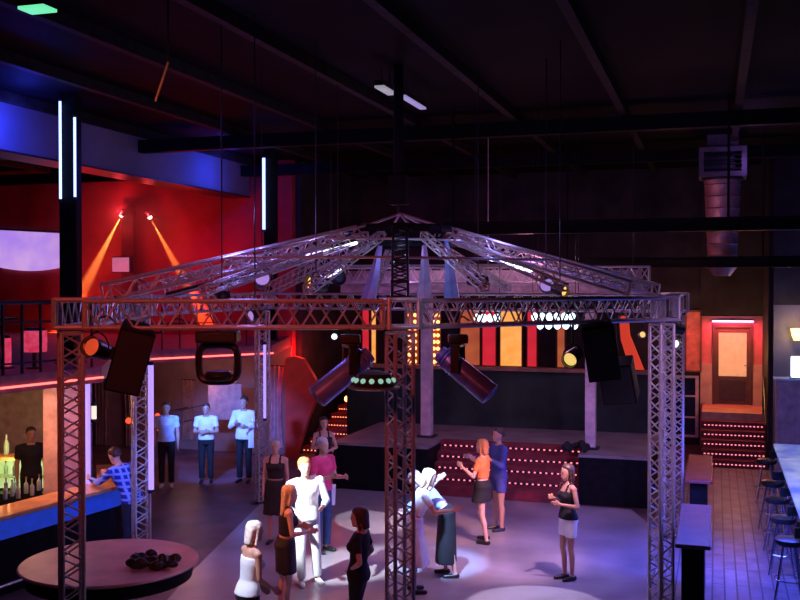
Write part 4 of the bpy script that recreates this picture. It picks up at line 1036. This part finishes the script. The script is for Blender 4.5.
    if hair:
        kind, m = hair[:2]; mb = MB()
        Rh = [(1.6,.07,.06,-.045),(1.64,.083,.08,-.028),(1.68,.088,.095,-.012),(1.715,.084,.098,-.004),(1.745,.066,.08,-.002),(1.765,.03,.04,0)]
        mb.loft([[TH((rx*math.cos(2*PI*i/18), yo+ry*math.sin(2*PI*i/18), z_)) for i in range(18)] for z_,rx,ry,yo in Rh])
        if kind in ('long','bob'):
            zz = 1.36 if kind == 'long' else 1.5
            R = []
            for i in range(6):
                f = i/5; z_ = 1.68-(1.68-zz)*f
                R.append([TH(((.084+.008*math.sin(f*PI)-.02*f)*math.cos(2*PI*j/16), -.05-.01*f+(.052-.012*f)*math.sin(2*PI*j/16), z_)) for j in range(16)])
            mb.loft(R)
            for s in (-1,1): mb.tube(TH((s*.075,.02,1.7)), TH((s*.082,-.005,max(zz,1.5))), .022, .016, n=8, caps=1)
        if kind == 'ponytail': mb.ball(TH((0,-.11,1.66)), .035, 8); mb.tube(TH((0,-.12,1.65)), TH((0,-.13,1.47)), .032, .015, n=8, caps=1)
        fin(mb, .01, 'hair', m, o)
    if shoes:
        for heel, toe in foot:
            mb = MB().tube(heel+Vector((0,0,-.002)), toe, .043, .034, n=12, caps=1)
            mb.v = [Vector((v.x, v.y, max(v.z, heel.z-.037))) for v in mb.v]
            fin(mb, .011, 'shoe', shoes, o, 1)
    # face details
    eyes = MB()
    for s in (-1,1): eyes.ball(TH((s*.03,.102,1.645)), (.012,.007,.006), 8)
    eyes.v = [Vector((v.x*S, v.y*S, (v.z-low)*S)) for v in eyes.v]; obj('eyes', eyes, mat('eye_dark',(.05,.03,.03),.2), o)
    mo = MB().ball(TH((0,.108,1.575)), (.022,.008,.007), 8); mo.v = [Vector((v.x*S, v.y*S, (v.z-low)*S)) for v in mo.v]; obj('mouth', mo, mat('lips',(.5,.12,.12),.4), o)
    if extra: extra(o, S, low, T)
    return o
blond = mat('blond_hair',(.75,.55,.32),.6,scale=30); whiteblond = mat('white_blond_hair',(.85,.72,.6),.6,scale=30); brown = mat('brown_hair',(.06,.03,.02),.5,scale=30); ginger = mat('ginger_hair',(.6,.22,.08),.6,scale=30); grey_h = mat('grey_hair',(.5,.45,.5),.6,scale=30)
pink = mat('pink_cloth',(.85,.07,.22),.8); orange = mat('orange_cloth',(.95,.22,.06),.8); navy = mat('navy_cloth',(.06,.07,.28),.8); bluish = mat('pale_blue_cloth',(.5,.6,1),.8); plaid = mat('plaid_cloth',(.1,.2,.9),.8,kind='plaid')
dress_b = mat('black_dress_cloth',(.02,.014,.018),.7)
human(-1.6,10.5,-55,1.62,'person with short white blond hair in a white tank top and black trousers', female=True, top=('tank',M_white,0), bottom=('trousers',M_bcloth), hair=('bob',whiteblond), z=.03,
      arms=(((.1,.0,-1),(-.25,.8,-.6)),((-.12,.0,-1),(.2,.6,-.6))), lean=(6,0), skin=M_skin2)
human(-1.42,12.35,-75,1.64,'person with long blond hair in a short black dress before the man in white', female=True, top=('dress',dress_b), bottom=('skirt',dress_b,.3,.005), hair=('long',blond), z=.03,
      arms=(((.25,.1,-1),(-.4,.8,.0)),((-.3,.0,-1),(.5,.6,.1))), legs=(((.03,.1,-1),(0,-.1,-1)),((-.04,-.02,-1),(0,-.1,-1))), lean=(4,0))
human(-1.28,13.7,-160,1.78,'person dressed all in white with ginger hair, leaning as they dance', top=('long',M_white), bottom=('trousers',M_white), hair=('short',ginger), z=.03, shoes=M_white,
      arms=(((.3,.1,-1),(-.4,.8,-.3)),((-.35,.1,-1),(.4,.8,-.1))), legs=(((.02,.12,-1),(-.05,-.1,-1)),((-.1,.0,-1),(-.08,-.12,-1))), lean=(8,5))
human(-1.2,15.4,-130,1.76,'person in a pink shirt and blue jeans with a white cloth at the hip', top=('tee',pink), bottom=('trousers',M_jeans), hair=('short',grey_h), z=.03,
      arms=(((.15,.2,-1),(-.35,.8,.25)),((-.2,.1,-1),(.2,.9,.1))),
      extra=lambda o,S,low,T: obj('cloth', MB().loft([[Vector((sx*(.05-.02*f)-.17, sy_*.05+.03, (1.02-.32*f-low))) for sx, sy_ in ((-1,-1),(1,-1),(1.1,1),(-1,1))] for f in (0,.4,1)]), M_white, o))
human(-1.98,15.9,175,1.66,'person in a black strapless dress with pale shoulders beside the rear left post', female=True, top=('dress',dress_b), bottom=('skirt',dress_b,.42,.01), hair=('short',grey_h), z=.03)
human(-1.42,18.6,-165,1.66,'person in a dark top with bare pale shoulders by the left end of the stage', female=True, top=('dress',dress_b), bottom=('trousers',M_bcloth), hair=('bob',brown), z=.03,
      arms=(((.3,.2,-1),(-.6,.6,.2)),((-.3,.2,-1),(.6,.6,-.1))))
human(-.47,11.1,75,1.66,'person with dark bobbed hair in black shirt and trousers, hand on hip', female=True, top=('tee',M_bcloth), bottom=('trousers',M_bcloth), hair=('bob',brown), z=.03,
      arms=(((.5,-.2,-1),(-.3,.5,-.5)),((-.5,-.3,-.9),(.6,.5,-.4))), lean=(-5,-3), legs=(((.03,.2,-1),(0,-.3,-1)),((-.03,.0,-1),(0,-.1,-1))), head=(0,10))
human(.18,13.35,-80,1.68,'person in a white dress dancing half hidden behind the middle post', female=True, top=('tee',M_white), bottom=('skirt',M_white,.5,.09), hair=('bob',blond), z=.03,
      arms=(((.3,.4,-.8),(-.1,1,.1)),((-.6,.3,-.2),(.1,.6,.6))), lean=(18,0))
human(.66,14.1,85,1.66,'person in black with a pale blue top bending toward the white dress', female=True, top=('long',bluish), bottom=('skirt',M_bcloth,.68,.03), hair=('bob',whiteblond), z=.03,
      arms=(((.4,.6,-.7),(-.1,.6,-.5)),((-.5,.3,-.6),(.1,.7,-.3))), lean=(42,0), legs=(((.05,.2,-1),(0,-.15,-1)),((-.05,-.1,-1),(0,-.2,-1))))
human(1.32,15.95,60,1.66,'person in an orange top, black miniskirt and high heels', female=True, top=('tee',orange), bottom=('skirt',M_bcloth,.2,.02), hair=('bob',ginger), z=.03,
      arms=(((.3,.2,-1),(-.2,.7,.7)),((-.3,.2,-.9),(.1,.8,.5))), legs=(((.02,.25,-1),(0,-.3,-1)),((-.05,-.1,-1),(0,-.2,-1))))
human(1.66,16.75,110,1.72,'person in a navy top dancing behind the orange top', top=('long',navy), bottom=('shorts',navy), hair=('short',brown), z=.03,
      arms=(((.3,.5,-.8),(0,.9,.2)),((-.3,.3,-1),(0,.7,.4))), skin=M_skin2)
human(2.34,13.9,110,1.62,'person in a black sleeveless top and white shorts alone at the right', female=True, top=('tank',M_bcloth), bottom=('shorts',M_white), hair=('bob',brown), z=.03, skin=M_skin2,
      arms=(((.4,-.05,-1),(-.5,.7,.3)),((-.4,-.05,-1),(.5,.7,.1))), legs=(((.0,.1,-1),(0,-.1,-1)),((.05,-.02,-1),(.05,-.1,-1))))
human(-4.0,14.9,58,1.78,'person in a blue plaid shirt leaning on the left bar counter', top=('long',plaid), bottom=('trousers',mat('dark_jeans',(.03,.03,.05),.8)), hair=('short',brown), z=.0,
      arms=(((.2,.8,-.6),(-.3,1,.1)),((-.2,.8,-.6),(.3,1,.1))), lean=(27,-4))
human(-4.8,20.5,-170,1.74,'person in a pale blue lit shirt standing at the left of the alcove row', top=('tee',bluish), bottom=('trousers',M_bcloth), hair=('short',brown), shoes=M_white, skin=M_skin2)
human(-4.08,21.0,-175,1.66,'person in a white lit shirt with folded arms in the middle of the alcove row', top=('tee',M_white), bottom=('trousers',M_bcloth), hair=('short',brown), skin=M_skin2,
      arms=(((.2,.2,-1),(-1,.5,.1)),((-.2,.2,-1),(1,.5,.0))))
human(-3.28,21.0,170,1.8,'person in a white shirt with a pale towel hanging at one side', top=('long',M_white), bottom=('trousers',M_bcloth), hair=('short',brown), skin=M_skin2,
      arms=(((.3,.2,-1),(-.7,.7,.4)),((-.3,.2,-1),(.5,.8,.1))),
      extra=lambda o,S,low,T: obj('towel', MB().loft([[Vector((sx*(.06)-.2, sy_*.03+.12, (1.3-.55*f-low))) for sx, sy_ in ((-1,-1),(1,-1),(1,1),(-1,1))] for f in (0,.5,1)]), M_white, o))
human(-6.25,16.9,-150,1.74,'dark silhouetted bartender beside the salmon pillar', top=('tee',M_bcloth), bottom=('trousers',M_bcloth), hair=('short',brown), skin=M_skin2)
